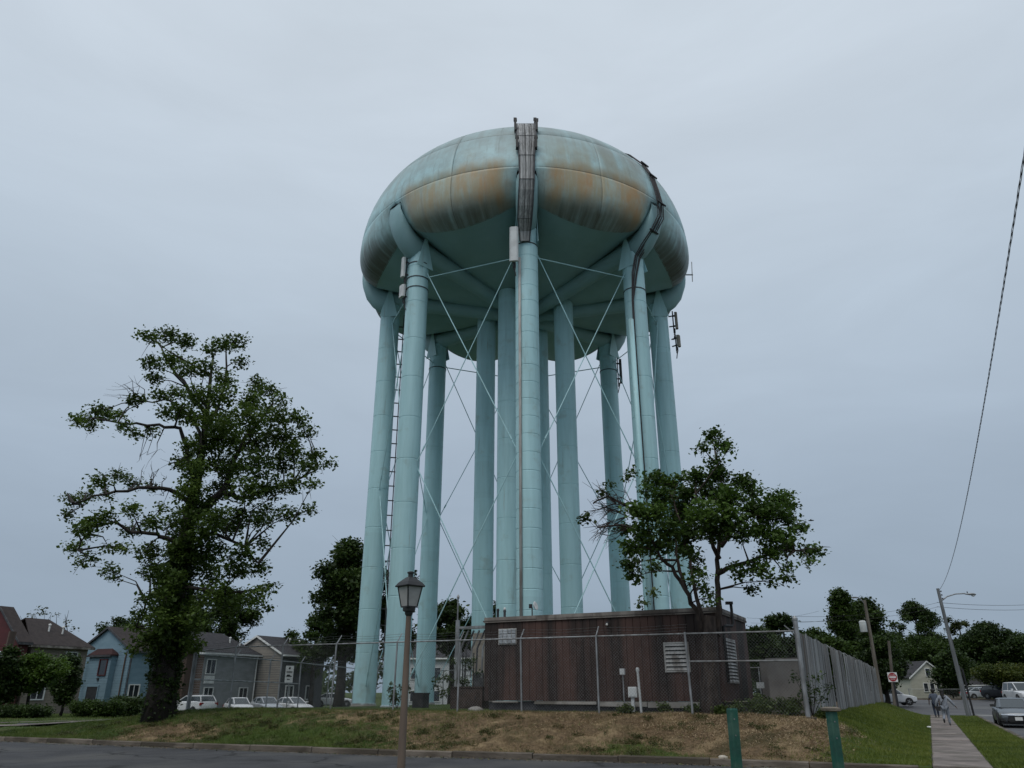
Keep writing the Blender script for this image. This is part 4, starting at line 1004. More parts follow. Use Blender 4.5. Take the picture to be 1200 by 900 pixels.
GDARK = [(.015, .028, .009), (.027, .049, .012), (.044, .075, .017), (.07, .108, .026)]
GOLIVE = [(.02, .03, .008), (.035, .05, .012), (.055, .07, .016), (.08, .09, .02)]
def limb(pts, r0, r1, name, parent, mt='bark', n=8, wob=.06):
    ps = [Vector(p) for p in pts]; out = []
    for i in range(len(ps)-1):
        for t in (0, .34, .67): out.append(ps[i].lerp(ps[i+1], t)+(Vector((random.gauss(0, 1), random.gauss(0, 1), random.gauss(0, .5)))*wob if i+t > 0 else Vector()))
    out.append(ps[-1]); k = len(out); rr = [r0+(r1-r0)*(i/(k-1))**.8 for i in range(k)]
    m = MB(); m.tube(out, rr, n); o = m.build(name, mt, parent, smooth=True); return out
def twigs(parent, nodes, clumps, mt='bark', r=.035, sub=3):
    """thin branches from the nearest limb node into each clump, joined"""
    m = MB()
    for c in clumps:
        cv = Vector(c[:3]); best = min(nodes, key=lambda q: (q-cv).length+max(0, q.z-cv.z)*.9)
        L = (cv-best).length; mid = best.lerp(cv, .5)+Vector((random.gauss(0, .08), random.gauss(0, .08), .06))*L
        m.tube([best, mid, cv], [min(.09, r*(.6+L*.35)), r*.7, r*.3], 5, cap=False)
        for _ in range(sub):
            e = cv+Vector([random.gauss(0, .5) for _ in range(3)])*c[3]*1.3; s = mid.lerp(cv, random.uniform(.3, 1))
            m.tube([s, s.lerp(e, .5)+Vector((0, 0, .05)), e], [r*.4, r*.3, r*.15], 4, cap=False)
    m.build('twigs', mt, parent, kind='stuff')
def px_clumps(lst, Y, spread, jr=1.):
    out = []
    for (x, y, r) in lst:
        d = random.uniform(-1, 1)*spread; q = P(x, y, Y+d); s = (Y+d)/820.
        out.append((q.x, q.y, q.z, r*s*jr))
    return out

# big ivy-clad tree on the left
YT = 33.0
p0 = P(187, 838, YT); p0.z = grd(p0.x, p0.y)
big = root('broadleaf_tree', p0, label='tall irregular tree with ivy clad trunk at left end of the bank', cat='tree')
tr = [p0+Vector((0, 0, -.2))]+[P(x, y, YT) for x, y in ((192, 790), (200, 745), (207, 700), (214, 650), (221, 610), (231, 560), (238, 520), (243, 480), (247, 440), (250, 418))]
m = MB(); m.tube(tr, [.72, .48, .42, .38, .34, .29, .22, .16, .11, .07, .04], 12); m.build('trunk', 'bark', big, smooth=True)
nodes = list(tr[2:])
def L(pl, r0, dz=0, sp=1.5, nm='limb'):
    sgn = random.choice((-1, 1)); n = len(pl)
    out = limb([P(x, y, YT+sgn*sp*i/max(1, n-1)) for i, (x, y) in enumerate(pl)], r0, .03, nm, big); nodes.extend(out[2:])
L([(221, 612), (245, 592), (262, 575), (272, 545), (290, 510), (315, 480), (325, 462)], .24)
L([(229, 560), (218, 525), (211, 502), (185, 498), (150, 497), (110, 490)], .13)
L([(223, 590), (200, 573), (165, 572), (120, 578), (86, 590)], .12)
L([(214, 650), (200, 632), (182, 627), (155, 624), (135, 612), (108, 616), (92, 645)], .12)
L([(262, 577), (285, 585), (310, 575), (345, 565), (372, 550)], .13)
L([(243, 490), (222, 455), (200, 430), (182, 398)], .12)
L([(243, 500), (260, 465), (265, 430), (264, 404)], .1)
L([(238, 515), (222, 485), (195, 468), (170, 470)], .09)
L([(216, 640), (250, 625), (285, 640), (303, 660)], .1)
L([(210, 690), (235, 690), (262, 696), (310, 690)], .1)
L([(209, 700), (190, 690), (170, 705), (160, 735)], .09)
BT = [(173, 393, 12), (196, 393, 14), (219, 401, 14), (258, 404, 13), (278, 401, 13), (284, 424, 9), (247, 410, 9), (179, 427, 13), (202, 421, 16), (182, 444, 10), (219, 432, 15), (241, 432, 14), (264, 444, 14), (159, 469, 11), (185, 463, 11), (207, 461, 12), (230, 463, 15), (258, 466, 20), (301, 452, 13), (315, 458, 13), (295, 469, 18), (329, 469, 9), (117, 483, 13), (94, 492, 11), (105, 497, 10), (136, 486, 11), (145, 500, 10), (159, 509, 9), (179, 506, 8), (196, 483, 11), (219, 489, 13), (241, 492, 16), (264, 495, 21), (292, 489, 24), (323, 489, 20), (349, 489, 13), (360, 506, 11), (332, 512, 21), (301, 517, 25), (270, 517, 23), (241, 517, 17), (219, 520, 10), (343, 529, 15), (369, 534, 12), (386, 543, 7), (360, 548, 13), (332, 540, 19), (301, 546, 23), (270, 546, 20), (210, 543, 11), (236, 546, 13), (366, 568, 9), (343, 568, 15), (315, 574, 19), (287, 574, 20), (258, 574, 17), (227, 574, 15), (363, 597, 8), (338, 602, 13), (309, 602, 16), (281, 605, 18), (253, 605, 18), (221, 602, 16), (139, 557, 10), (117, 565, 12), (85, 585, 12), (105, 580, 9), (156, 565, 10), (179, 571, 7), (128, 580, 7), (80, 602, 8), (153, 599, 12), (122, 605, 12), (102, 616, 12), (179, 611, 11), (190, 594, 7), (100, 621, 13), (118, 614, 11), (88, 642, 11), (104, 654, 8), (95, 661, 7), (128, 642, 9), (128, 668, 9), (132, 677, 6), (146, 642, 8), (153, 623, 10), (172, 614, 9), (167, 647, 8), (200, 614, 13), (209, 630, 15), (200, 649, 11), (177, 661, 10), (170, 672, 8), (191, 675, 12), (219, 658, 18), (247, 614, 17), (247, 642, 18), (270, 619, 15), (282, 647, 15), (303, 614, 11), (307, 637, 9), (303, 661, 10), (307, 670, 7), (270, 665, 16), (284, 668, 12), (244, 670, 18), (170, 703, 10), (165, 721, 11), (191, 698, 13), (212, 700, 17), (237, 698, 16), (258, 698, 14), (160, 735, 9), (186, 726, 15), (209, 731, 18), (170, 749, 11), (191, 749, 15), (158, 759, 9), (209, 749, 15), (230, 726, 14), (293, 696, 9), (307, 693, 9), (317, 689, 7), (314, 712, 6), (303, 705, 7), (270, 712, 13)]
bc = px_clumps(BT, YT, 3.0, 1.0)
twigs(big, nodes, bc, sub=4)
for (x, y, r, d) in [(222+random.gauss(0, 9), y, random.uniform(9, 14), -random.uniform(.2, 1.4)) for y in range(545, 660, 9)]+[(205+random.gauss(0, 16), y, random.uniform(10, 16), random.uniform(-1.6, .8)) for y in range(640, 770, 6)]+[(236+random.gauss(0, 14), y, random.uniform(9, 14), random.uniform(-1.5, .5)) for y in range(470, 560, 9)]:
    q = P(x, y, YT+d); bc.append((q.x, q.y, q.z, r*YT/820))
leaf_cloud('crown', [(x, y, z, r*.94) for x, y, z, r in bc], 48, .125, [(.03, .05, .011), (.055, .092, .017), (.082, .132, .024), (.12, .18, .035)], big)
# bare dead twigs on its left side
m = MB()
for (x, y) in ((142, 455), (150, 445), (182, 545), (190, 555), (172, 540), (150, 615), (105, 505), (190, 582)):
    for _ in range(4):
        e = P(x+random.uniform(-12, 8), y+random.uniform(-11, 9), YT+random.uniform(-.6, .6)); q = min(nodes, key=lambda v: (v-e).length); d_ = e-q
        j1, j2 = [Vector([random.gauss(0, .1) for _ in range(3)])*d_.length for _ in range(2)]
        m.tube([q, q+d_*.4+j1*.7, q+d_*.72+j2*.8, e], [.028, .018, .010, .004], 4)
        m.tube([q+d_*.72+j2*.8, q+d_*.85+j1*1.6, e+j1*2.2], [.009, .006, .003], 4)
m.build('bare_twigs', 'bark', big, kind='stuff')
ivc = []
for i in range(230):
    t = (i/230)*4.3; j = int(t); c = tr[j].lerp(tr[j+1], t-j); rr = .38-.03*t; an = random.uniform(0, 6.28)
    ivc.append((c.x+math.cos(an)*rr, c.y+math.sin(an)*rr, c.z, .22))
leaf_cloud('ivy', ivc, 18, .12, GDARK, big, droop=1.2)

# spreading tree at the corner of the brown building
YR = 26.9
p0 = P(834, 838, YR); ta, _ = AB(p0.x, p0.y); p0 = W3(ray_b(834, 836, 5.62), 5.62); YR = p0.y
rt = root('broadleaf_tree', p0, label='spreading multi stemmed leafy tree at right corner of the brown building', cat='tree')
nodes = []
m = MB(); tk = [p0+Vector((0, 0, -.2)), p0+Vector((0, 0, .5))]+[P(x, y, YR) for x, y in ((832, 780), (831, 745), (832, 722))]
m.tube(tk, [.46, .33, .29, .27, .2], 12); m.build('trunk', 'bark2', rt, smooth=True)
def L2(pl, r0, sp, nm='limb', r1=.03):
    n = len(pl); out = limb([P(x, y, YR+sp*i/max(1, n-1)) for i, (x, y) in enumerate(pl)], r0, r1, nm, rt, 'bark2', wob=.03); nodes.extend(out[2:])
L2([(824, 745), (816, 715), (803, 690), (787, 665), (774, 655), (762, 628), (755, 600)], .105, -.8)
L2([(828, 745), (819, 710), (814, 685), (809, 655), (803, 630), (790, 590)], .09, .9)
L2([(803, 690), (797, 670), (793, 650), (790, 620)], .09, .5)
L2([(840, 745), (842, 715), (841, 680), (842, 645), (848, 610), (846, 570), (838, 530)], .135, .3)
L2([(841, 672), (858, 664), (885, 656), (910, 645), (940, 645)], .1, -.9)
L2([(845, 640), (862, 615), (890, 600), (915, 595)], .09, .8)
L2([(843, 655), (825, 615), (815, 580)], .09, -.6)
L2([(762, 628), (745, 620), (725, 615), (700, 618)], .05, -.4)
L2([(755, 605), (730, 590), (712, 582), (695, 590)], .05, .3)
RTL = [(835, 511, 11), (847, 522, 9), (824, 525, 8), (855, 525, 6), (838, 542, 9), (844, 556, 13), (821, 559, 13), (872, 565, 13), (881, 576, 11), (767, 562, 13), (787, 568, 13), (759, 576, 9), (799, 559, 7), (813, 556, 8), (776, 582, 15), (804, 579, 14), (833, 576, 19), (855, 582, 19), (745, 599, 13), (767, 602, 17), (796, 602, 21), (824, 602, 21), (855, 605, 21), (884, 599, 19), (909, 585, 13), (920, 582, 8), (926, 593, 8), (906, 602, 17), (923, 607, 11), (937, 619, 9), (733, 619, 9), (753, 624, 15), (782, 624, 17), (810, 624, 18), (838, 622, 17), (867, 624, 16), (895, 624, 17), (918, 630, 13), (923, 641, 11), (903, 647, 12), (946, 647, 9), (960, 644, 7), (949, 658, 6), (739, 641, 13), (759, 644, 13), (739, 661, 11), (745, 675, 9), (767, 664, 8), (776, 641, 11), (807, 647, 9), (816, 656, 7), (799, 639, 11), (923, 667, 7), (923, 678, 6), (903, 681, 7), (895, 667, 8), (881, 667, 7), (886, 661, 8), (867, 673, 7), (881, 690, 6), (861, 664, 6), (821, 675, 7), (816, 667, 6), (824, 690, 7), (833, 701, 6), (810, 681, 5), (822, 715, 6)]
rc = px_clumps(RTL, YR, 2.0, 1.0)
twigs(rt, nodes, rc, 'bark2', .03, 4)
leaf_cloud('crown', [(x, y, z, r*.9) for x, y, z, r in rc], 44, .12, [(.026, .048, .010), (.046, .086, .015), (.072, .13, .022), (.105, .175, .032)], rt, droop=.7)
m = MB(); bare = []
for k in range(34):
    x, y = random.choice(((735, 620), (728, 600), (722, 590), (735, 605), (715, 612), (740, 590)))
    ex, ey = x-random.uniform(15, 45), y+random.uniform(-42, 38)*.8; dz = random.uniform(-.5, .5)
    mid = ((x+ex)/2+random.uniform(-5, 5), (y+ey)/2+random.uniform(-6, 6))
    m.tube([P(x, y, YR), P(*mid, YR+dz*.5), P(ex, ey, YR+dz)], [.022, .015, .006], 4, cap=False)
    for _ in range(3): m.tube([P(*mid, YR+dz*.5), P(mid[0]-random.uniform(2, 16), mid[1]+random.uniform(-14, 14), YR+dz)], [.011, .005], 4, cap=False)
m.build('bare_twigs', 'bark2', rt, kind='stuff')
leaf_cloud('leaf_spray', px_clumps([(687, 608, 5), (705, 578, 4), (715, 570, 4), (735, 560, 4), (741, 552, 4)], YR, .2), 12, .11, GREENS, rt, kind='stuff')

def bgtree(xc, ytop, wpx, Y, label, cols=GREENS, shape='round', size=.32, per=26, ybot=None, n=34, trunk=.25, gap=1., group=None, name='broadleaf_tree', ybase=None):
    b_ = P(xc, 800, Y); g = grd(b_.x, b_.y); r = root(name, (b_.x, b_.y, g), label=label, cat='tree', group=group)
    top = P(xc, ytop, Y).z; hw = wpx/2/930*Y; zb_ = P(xc, ybot, Y).z if ybot else g+(top-g)*.3
    c = []; hh = top-zb_
    for i in range(n):
        t = random.random()
        if shape == 'cone': w_ = hw*(1-.85*t)
        elif shape == 'pine': w_ = hw*(.95-.5*t)*(.55+.45*abs(math.sin(t*9)))
        elif shape == 'tall': w_ = hw*math.sin(math.pi*min(1, .2+.8*t))**.5
        else: w_ = hw*math.sqrt(max(0, 1-(2*t-.95)**2*.93))
        an = random.uniform(0, 2*math.pi); q = math.sqrt(random.random())
        cr = hw*random.choice((random.uniform(.12, .2), random.uniform(.2, .36)))*gap
        c.append((b_.x+math.cos(an)*max(0, w_-cr*.6)*q, b_.y+math.sin(an)*max(0, w_-cr*.6)*q, zb_+cr*.7+t*(hh-cr*1.5), cr))
    m = MB(); m.tube([(b_.x, b_.y, g-.2), (b_.x+.1, b_.y, (g+zb_)/2), (b_.x, b_.y, zb_+hh*.35), (b_.x, b_.y, zb_+hh*.85)], [trunk*1.3, trunk, trunk*.7, .05], 8); m.build('trunk', 'bark', r, smooth=True)
    nd_ = [Vector((b_.x, b_.y, zb_+hh*t)) for t in (0, .2, .4, .6, .8)]
    twigs(r, nd_, c, r=.05, sub=1)
    leaf_cloud('crown', c, int(per*1.8), size*.72, cols, r); return r
# behind the tower, left and centre
bgtree(398, 632, 104, 66, 'large dark tree directly behind the left tower legs', GDARK, n=60, per=40, size=.36, ybot=775, trunk=.4)
bgtree(462, 655, 62, 68, 'dark tree between the two left tower legs and the lamp post', GDARK, n=34, per=34, ybot=770)
bgtree(528, 703, 74, 74, 'dark rounded tree above the white house behind the tower', GDARK, n=34, per=34, ybot=768)
bgtree(588, 700, 34, 78, 'narrow dark tree peeking between the central tower legs', GDARK, n=16)
bgtree(335, 738, 46, 86, 'low green tree behind the tan gabled house', GREENS, n=20, ybot=790)
bgtree(365, 722, 60, 84, 'green tree right of the tan gabled house', GREENS, n=26, ybot=800)
bgtree(258, 690, 72, 88, 'tree rising behind the grey townhouse roof', GREENS, n=34, ybot=760, per=34)
bgtree(214, 712, 62, 84, 'tree behind the blue townhouse roof and the ivy trunk', GDARK, n=26, ybot=760)
bgtree(133, 722, 66, 92, 'dark tree above the blue townhouse ridge', GDARK, n=30, ybot=770)
bgtree(22, 722, 40, 96, 'small tree above the tan townhouse ridge at far left', GOLIVE, n=14, ybot=760)
bt = P(50, 800, 90); r = root('bare_tree', (bt.x, bt.y, grd(bt.x, bt.y)), label='thin sparse twigs above the tan townhouse roof', cat='tree')
m = MB()
for k in range(16):
    x = random.choice((30, 47, 52, 66, 76)); m.tube([P(x, 790, 90), P(x+random.uniform(-4, 4), 740, 90), P(x+random.uniform(-12, 12), 718+random.uniform(-6, 14), 90)], [.06, .04, .015], 4)
m.build('trunk', 'bark', r)
leaf_cloud('crown', px_clumps([(48, 717, 6), (66, 722, 4), (76, 731, 4), (38, 722, 4), (82, 738, 4)], 90, .5), 6, .2, GOLIVE, r)
# shrubs and small trees at left
bgtree(36, 764, 82, 50, 'bright green rounded small tree at the left edge', [(.03, .06, .01), (.055, .10, .014), (.08, .14, .02), (.11, .18, .03)], n=40, per=40, size=.2, ybot=812, trunk=.1)
bgtree(78, 762, 34, 56, 'dark shrubby tree in front of the tan townhouse wall', GDARK, n=40, per=40, size=.2, ybot=824, trunk=.1)
bgtree(2, 758, 40, 48, 'dark bushy tree cut by the left frame edge', GDARK, n=26, per=34, size=.2, ybot=826, trunk=.1)
def hedge(x0, x1, yt, Y, label, cols=GDARK, dep=1.6, name='hedge'):
    a, b_ = P(x0, 800, Y), P(x1, 800, Y); g = grd((a.x+b_.x)/2, Y); r = root(name, ((a.x+b_.x)/2, Y, g), label=label, cat='hedge')
    top = P(600, yt, Y).z; c = []
    for i in range(110):
        x = random.uniform(a.x+.3, b_.x-.3); z = random.uniform(g+.2, top-.26); y = Y+random.uniform(-dep/2, dep/2)
        c.append((x, y, z, .32))
    leaf_cloud('foliage', c, 34, .085, cols, r)
    m = MB()
    for i in range(9):
        x = a.x+.4+(b_.x-a.x-.8)*i/8; m.tube([(x, Y, g-.1), (x+.1, Y, (g+top)/2), (x, Y, top-.2)], [.05, .035, .01], 5)
    m.build('stems', 'bark', r); return r
hedge(93, 150, 819, 50, 'low clipped dark hedge, longer front one by the blue house', GREENS); hedge(134, 172, 815, 58, 'low clipped dark hedge behind, under the blue house window', GDARK)
hedge(0, 66, 826, 47, 'low dark shrub bed at the left edge under the bright tree', GDARK)
# right-hand side trees
bgtree(893, 737, 58, 62, 'dark green tree just right of the brown building', GDARK, n=44, per=44, ybot=800, size=.3)
bgtree(926, 719, 66, 72, 'rounded dark tree behind the start of the board fence', GDARK, n=44, per=40, ybot=800)
bgtree(968, 733, 40, 84, 'small dark tree between larger trees above the board fence', GDARK, n=22, ybot=800)
bgtree(1000, 690, 66, 88, 'tall ragged tree behind the wooden pole', GREENS, shape='cone', n=60, per=34, ybot=800, size=.36)
bgtree(1030, 700, 70, 92, 'broad tree right of the ragged tall tree', GREENS, n=50, per=34, ybot=790, size=.36)
bgtree(975, 742, 66, 78, 'leafy mid height tree above the middle of the board fence', GREENS, n=40, per=40, ybot=810)
bgtree(1036, 745, 54, 82, 'dark tree overhanging behind the do not enter sign', GDARK, n=46, per=40, ybot=812)
bgtree(1087, 704, 62, 140, 'tall pine with layered clumps left of the street light', GDARK, shape='tall', n=60, per=26, ybot=775, gap=.8, size=.4, name='pine_tree')
bgtree(1082, 742, 84, 136, 'broad green tree above the cream house', GREENS, n=56, per=36, ybot=788, size=.38)
bgtree(1138, 716, 44, 128, 'thin crowned olive tree right of the street light pole', GOLIVE, n=26, per=14, ybot=790, gap=.7, size=.36)
bgtree(1168, 728, 86, 124, 'large dark tree mass behind the grey roofed house', GDARK, n=64, per=38, ybot=806, size=.4)
bgtree(1216, 742, 70, 118, 'dark tree at the right frame edge', GDARK, n=40, per=34, ybot=806, size=.4)
bgtree(1125, 760, 60, 112, 'dark tree behind the pole base and grey roofed house', GDARK, n=34, per=36, ybot=808, size=.36)
bgtree(1181, 777, 78, 98, 'yellowish low spreading tree over the parked cars', [(.03, .045, .008), (.05, .075, .012), (.085, .10, .016), (.11, .125, .02)], n=44, per=44, ybot=802, size=.26, trunk=.15)
bgtree(1113, 792, 28, 116, 'small green bush beside the cream house', GREENS, n=16, per=34, ybot=815, size=.24, trunk=.1)
for x_, y_, w_, t_ in ((1058, 738, 70, 'low dark tree in the gap left of the tall pine'), (1108, 742, 60, 'low dark tree in the gap behind the street light pole'), (1018, 742, 70, 'dark backdrop tree behind the wooden pole'), (945, 748, 60, 'low backdrop tree over the start of the board fence'), (1196, 738, 60, 'backdrop tree above the white pickup'), (1150, 742, 70, 'backdrop tree over the grey roofed house'), (905, 752, 46, 'low backdrop tree right of the brown building')):
    bgtree(x_, y_, w_, 150, t_, GDARK, n=46, per=24, ybot=800, size=.4)
# far-off wood closing the horizon
fc = []
for i in range(330):
    an = random.uniform(-1.15, 1.15); d = random.uniform(170, 240); h = random.uniform(3, 9)
    fc.append((d*math.sin(an), d*math.cos(an), .6+h*random.random(), random.uniform(2.5, 4.5)))
fw = root('wood', (0, 200, .5), label='far off band of dark trees along the horizon', cat='wood'); fw['kind'] = 'stuff'
leaf_cloud('foliage', fc, 22, .95, GDARK, fw, kind='stuff')

# ------------------------------------------------------------------ houses
M['roofdark'] = mat('dark_shingle', (.042, .040, .044), (.03, .029, .032), 3, (1, 1, 1), .9, .3, 12)
M['roofbrown'] = mat('brown_shingle', (.040, .031, .029), (.030, .023, .022), 3, rough=.9, bump=.3, bscale=12)
M['maroonroof'] = mat('maroon_shingle', (.05, .022, .022), (.036, .018, .018), 3, rough=.9)
M['bluewall'] = mat('blue_siding', (.19, .285, .345), (.165, .255, .31), 1, (1, 1, 3), .8)
M['tanwall'] = mat('tan_siding', (.21, .18, .15), (.18, .155, .13), 1, (1, 1, 3), .8)
M['tan2'] = mat('beige_siding', (.26, .235, .205), (.22, .20, .175), 1, (1, 1, 3), .8)
M['greywall'] = mat('grey_siding', (.24, .25, .26), (.20, .21, .215), 1, (1, 1, 3), .8)
M['maroon'] = mat('maroon_siding', (.085, .022, .025), (.07, .02, .022), 1, (1, 1, 3), .8)
M['brownwall'] = mat('brown_siding', (.10, .07, .058), (.08, .056, .047), 1, (3, 3, .3), .8)
M['whitewall'] = mat('white_siding', (.52, .54, .55), (.45, .47, .48), 1, (1, 1, 3), .7)
M['cream'] = mat('cream_siding', (.46, .445, .37), (.41, .395, .33), 1, (1, 1, 3), .7)
M['darkwall'] = mat('charcoal_siding', (.075, .078, .085), (.06, .062, .068), 2, (3, 3, .3), .8)
def volume(r, x0, x1, y0, y1, ze, zr, wall, roof, trim='trim', ridge='y', hip=0., ov=.35, z0=0., side=None):
    """walls with lapped siding, a ridged roof, fascia boards"""
    m = MB(); m.box(((x0+x1)/2, (y0+y1)/2, (z0+ze)/2), (x1-x0, y1-y0, ze-z0))
    w = m.build('wall', wall, r, local=True)
    if side:
        m = MB(); m.box((x1+.012, (y0+y1)/2, (z0+ze)/2), (.02, y1-y0-.02, ze-z0)); m.build('side_wall', side, r, local=True)
    # siding courses on the two faces the street sees: one thin lap every 20 cm
    m = MB(); z = z0+.2
    while z < ze-.05:
        m.box(((x0+x1)/2, y0-.008, z), (x1-x0+.01, .02, .03)); m.box((x1+.008+(.022 if side else 0), (y0+y1)/2, z), (.02, y1-y0-.03, .03)); z += .22
    m.build('siding_lap', side or wall, w, local=True, kind='stuff')
    t = .12
    if ridge == 'y':
        xm = (x0+x1)/2; sl = (zr-ze)/((x1-x0)/2); xo0, xo1 = x0-ov, x1+ov; zo = ze-ov*sl
        if not hip:
            m = MB(); m.prism([(x0, y0, ze), (x1, y0, ze), (xm, y0, zr)], (0, y1-y0, 0)); m.build('gable', wall, r, local=True)
        ya, yb = y0-ov*(.6 if not hip else 1), y1+ov
        h0 = 0. if not hip else hip*(y1-y0)
        fac = [[(xo1, ya, zo), (xo1, yb, zo), (xm, yb-h0-(ov if hip else 0), zr), (xm, ya+(h0 if hip > .3 else 0), zr)], [(xo0, yb, zo), (xo0, ya, zo), (xm, ya+(h0 if hip > .3 else 0), zr), (xm, yb-h0-(ov if hip else 0), zr)]]
        if hip: fac.append([(xo1, yb, zo), (xo0, yb, zo), (xm, yb-h0-ov, zr)])
    else:
        ym = (y0+y1)/2; sl = (zr-ze)/((y1-y0)/2); zo = ze-ov*sl; xa, xb = x0-ov, x1+ov
        if not hip:
            m = MB(); m.prism([(x1, y0, ze), (x1, y1, ze), (x1, ym, zr)], (x0-x1, 0, 0)); m.build('gable', wall, r, local=True)
        h0 = hip*(x1-x0)
        fac = [[(xa, y0-ov, zo), (xb, y0-ov, zo), (xb-h0, ym, zr), (xa+h0, ym, zr)], [(xb, y1+ov, zo), (xa, y1+ov, zo), (xa+h0, ym, zr), (xb-h0, ym, zr)]]
        if hip: fac += [[(xb, y0-ov, zo), (xb, y1+ov, zo), (xb-h0, ym, zr)], [(xa, y1+ov, zo), (xa, y0-ov, zo), (xa+h0, ym, zr)]]
    rf = None
    for f in fac:
        m = MB(); m.prism([(a, b, c+.02) for a, b, c in f], (0, 0, t)); o = m.build('roof', roof, r, local=True); rf = rf or o
    # fascia and gutter on the eaves that face the street side
    m = MB()
    if ridge == 'y':
        m.box((xo1+.05, (ya+yb)/2, zo+.02), (.1, yb-ya, .17)); m.build('gutter', trim, r, local=True)
        if not hip:
            for xe in (xo0, xo1):
                m = MB(); m.prism([(xe, ya-.04, zo-.06), (xm, ya-.04, zr-.06), (xm, ya-.04, zr+.14), (xe, ya-.04, zo+.14)], (0, .035, 0)); m.build('rake_board', trim, r, local=True)
        else: m = MB(); m.box(((xo0+xo1)/2, ya-.05, zo+.02), (xo1-xo0, .1, .17)); m.build('gutter', trim, r, local=True)
    else: m.box(((xa+xb)/2, y0-ov-.05, zo+.02), (xb-xa, .1, .17)); m.build('gutter', trim, r, local=True)
    return rf
def window(r, face, u, z, w, h, at, trim='white', bars=1):
    """face f: wall at y=at looking to -y, u is x.  face r: wall at x=at looking to +x, u is y"""
    def B(m, cu, cz, su, sz, o, t):
        if face == 'f': m.box((cu, at-o, cz), (su, t, sz))
        else: m.box((at+o, cu, cz), (t, su, sz))
    m = MB(); e = .09
    B(m, u, z+h/2, w+2*e, e, .05, .1); B(m, u, z-h/2, w+2*e, e, .05, .1); B(m, u-w/2-e/2, z, e, h-e, .05, .1); B(m, u+w/2+e/2, z, e, h-e, .05, .1)
    for i in range(bars): B(m, u-w/2+w*(i+1)/(bars+1), z, .05, h-e, .05, .07)
    f = m.build('window', trim, r, local=True)
    m = MB(); B(m, u, z, w, h-e, .025, .02); m.build('pane', 'glass', f, local=True)
def doorway(r, u, w, h, at, mt='black', trim='trim', z0=0.):
    m = MB(); m.box((u, at-.035, z0+h/2), (w, .05, h)); d = m.build('door', mt, r, local=True)
    m = MB(); m.box((u, at-.05, z0+h+.06), (w+.2, .1, .12)); m.box((u-w/2-.05, at-.05, z0+h/2), (.1, .1, h-.002)); m.box((u+w/2+.05, at-.05, z0+h/2), (.1, .1, h-.002)); m.build('door_frame', trim, d, local=True)
    m = MB(); m.box((u+w*.35, at-.08, z0+h*.48), (.05, .05, .12)); m.build('handle', 'chrome', d, local=True)
def spout(r, x, y, z1, mt): m = MB(); m.tube([(x, y, .1), (x, y, z1-.5), (x, y+.1, z1)], .06, 6); m.build('downspout', mt, r, local=True)
def vents(r, x, y, z): 
    for dx, dy in ((0, 0), (.5, .9)):
        m = MB(); m.lathe((x+dx, y+dy, z-.25-dx*.3), [(.07, 0), (.07, .5), (.13, .52), (.10, .62), (.02, .65)], 8); m.build('roof_vent', 'white', r, local=True)
def hroot(px, Y, label): p = P(px, 800, Y); p.z = grd(p.x, p.y)-.05; return root('townhouse', p, ANG, label, 'house', 'townhouses behind the car park')
h = hroot(28, 63, 'townhouse with maroon gable and tan side wall at far left')
volume(h, -7.5, 0, 0, 4.8, 5.2, 7.3, 'tanwall', 'roofbrown', hip=.32, side='tanwall'); vents(h, -1.8, 2.2, 6.55)
volume(h, -6.8, .15, -1.2, -.42, 5.3, 8.0, 'maroon', 'roofbrown', 'darkgrey', ov=.2); window(h, 'f', -1.6, 3.9, 1., 1.4, -1.2, 'offwhite'); window(h, 'f', -4.6, 3.9, 1., 1.4, -1.2, 'offwhite'); window(h, 'r', 1.2, 1.7, 1.0, 1.2, .03, 'offwhite'); window(h, 'r', 3.4, 4.1, .9, 1.2, .03, 'offwhite')
doorway(h, -3, 1.1, 2.1, -1.2); m = MB(); m.box((.2, -1.9, 3), (.18, .5, 6)); m.build('fin_wall', 'brownwall', h, local=True)
# fenced yard and bin wall between maroon and blue houses
h = hroot(147, 73, 'pale blue townhouse with brown roof and dark trimmed bay window')
volume(h, -7.2, 0, 0, 5.6, 5.25, 7.25, 'bluewall', 'roofbrown', 'darkgrey')
volume(h, -4.8, -1.75, -.6, -.02, 4.9, 5.25, 'bluewall', M['maroonroof'], 'darkgrey', ridge='x', hip=.2, ov=.15); window(h, 'f', -2.65, 3.75, .95, 1.35, -.6, 'maroon', 0); doorway(h, -3.5, 1.5, 2.1, -.6, trim='bluewall'); m = MB(); m.box((-3.0, -.65, 2.75), (.22, .12, .2)); m.build('porch_light', 'black', h, local=True)
window(h, 'r', .95, 1.75, 1.0, 1.05, 0); window(h, 'r', 4.6, 1.6, .9, 1.2, 0); spout(h, -.5, -.1, 5.1, 'brownwall'); spout(h, .12, .08, 5.1, 'darkgrey')
m = MB(); m.box((-5.35, -.9, 2.7), (.7, .2, 5.4)); m.build('fin_wall', 'brownwall', h, local=True)
h = hroot(235, 76, 'grey townhouse with dark hipped roof and brown end wall')
volume(h, -6.5, 0, 0, 6.9, 5.25, 7.1, 'brownwall', 'roofdark', 'offwhite', hip=.3, side='greywall'); vents(h, -1.6, 4.4, 6.45)
volume(h, -4.4, -.9, -1.2, -.02, 5.2, 5.7, 'brownwall', 'roofbrown', 'brownwall', ridge='x', hip=.3, ov=.2)
for y_, z_ in ((.9, 3.9), (1.0, 1.4), (5.4, 1.4)): window(h, 'r', y_, z_, 1.0, 1.3, .03, 'offwhite', 1)
spout(h, .15, 6.7, 5.1, 'white'); m = MB(); m.box((.08, .9, 2.75), (.06, 1.2, .7)); m.build('spandrel_panel', 'offwhite', h, local=True)
h = hroot(327, 81, 'beige gabled townhouse with white trim and dark side wall')
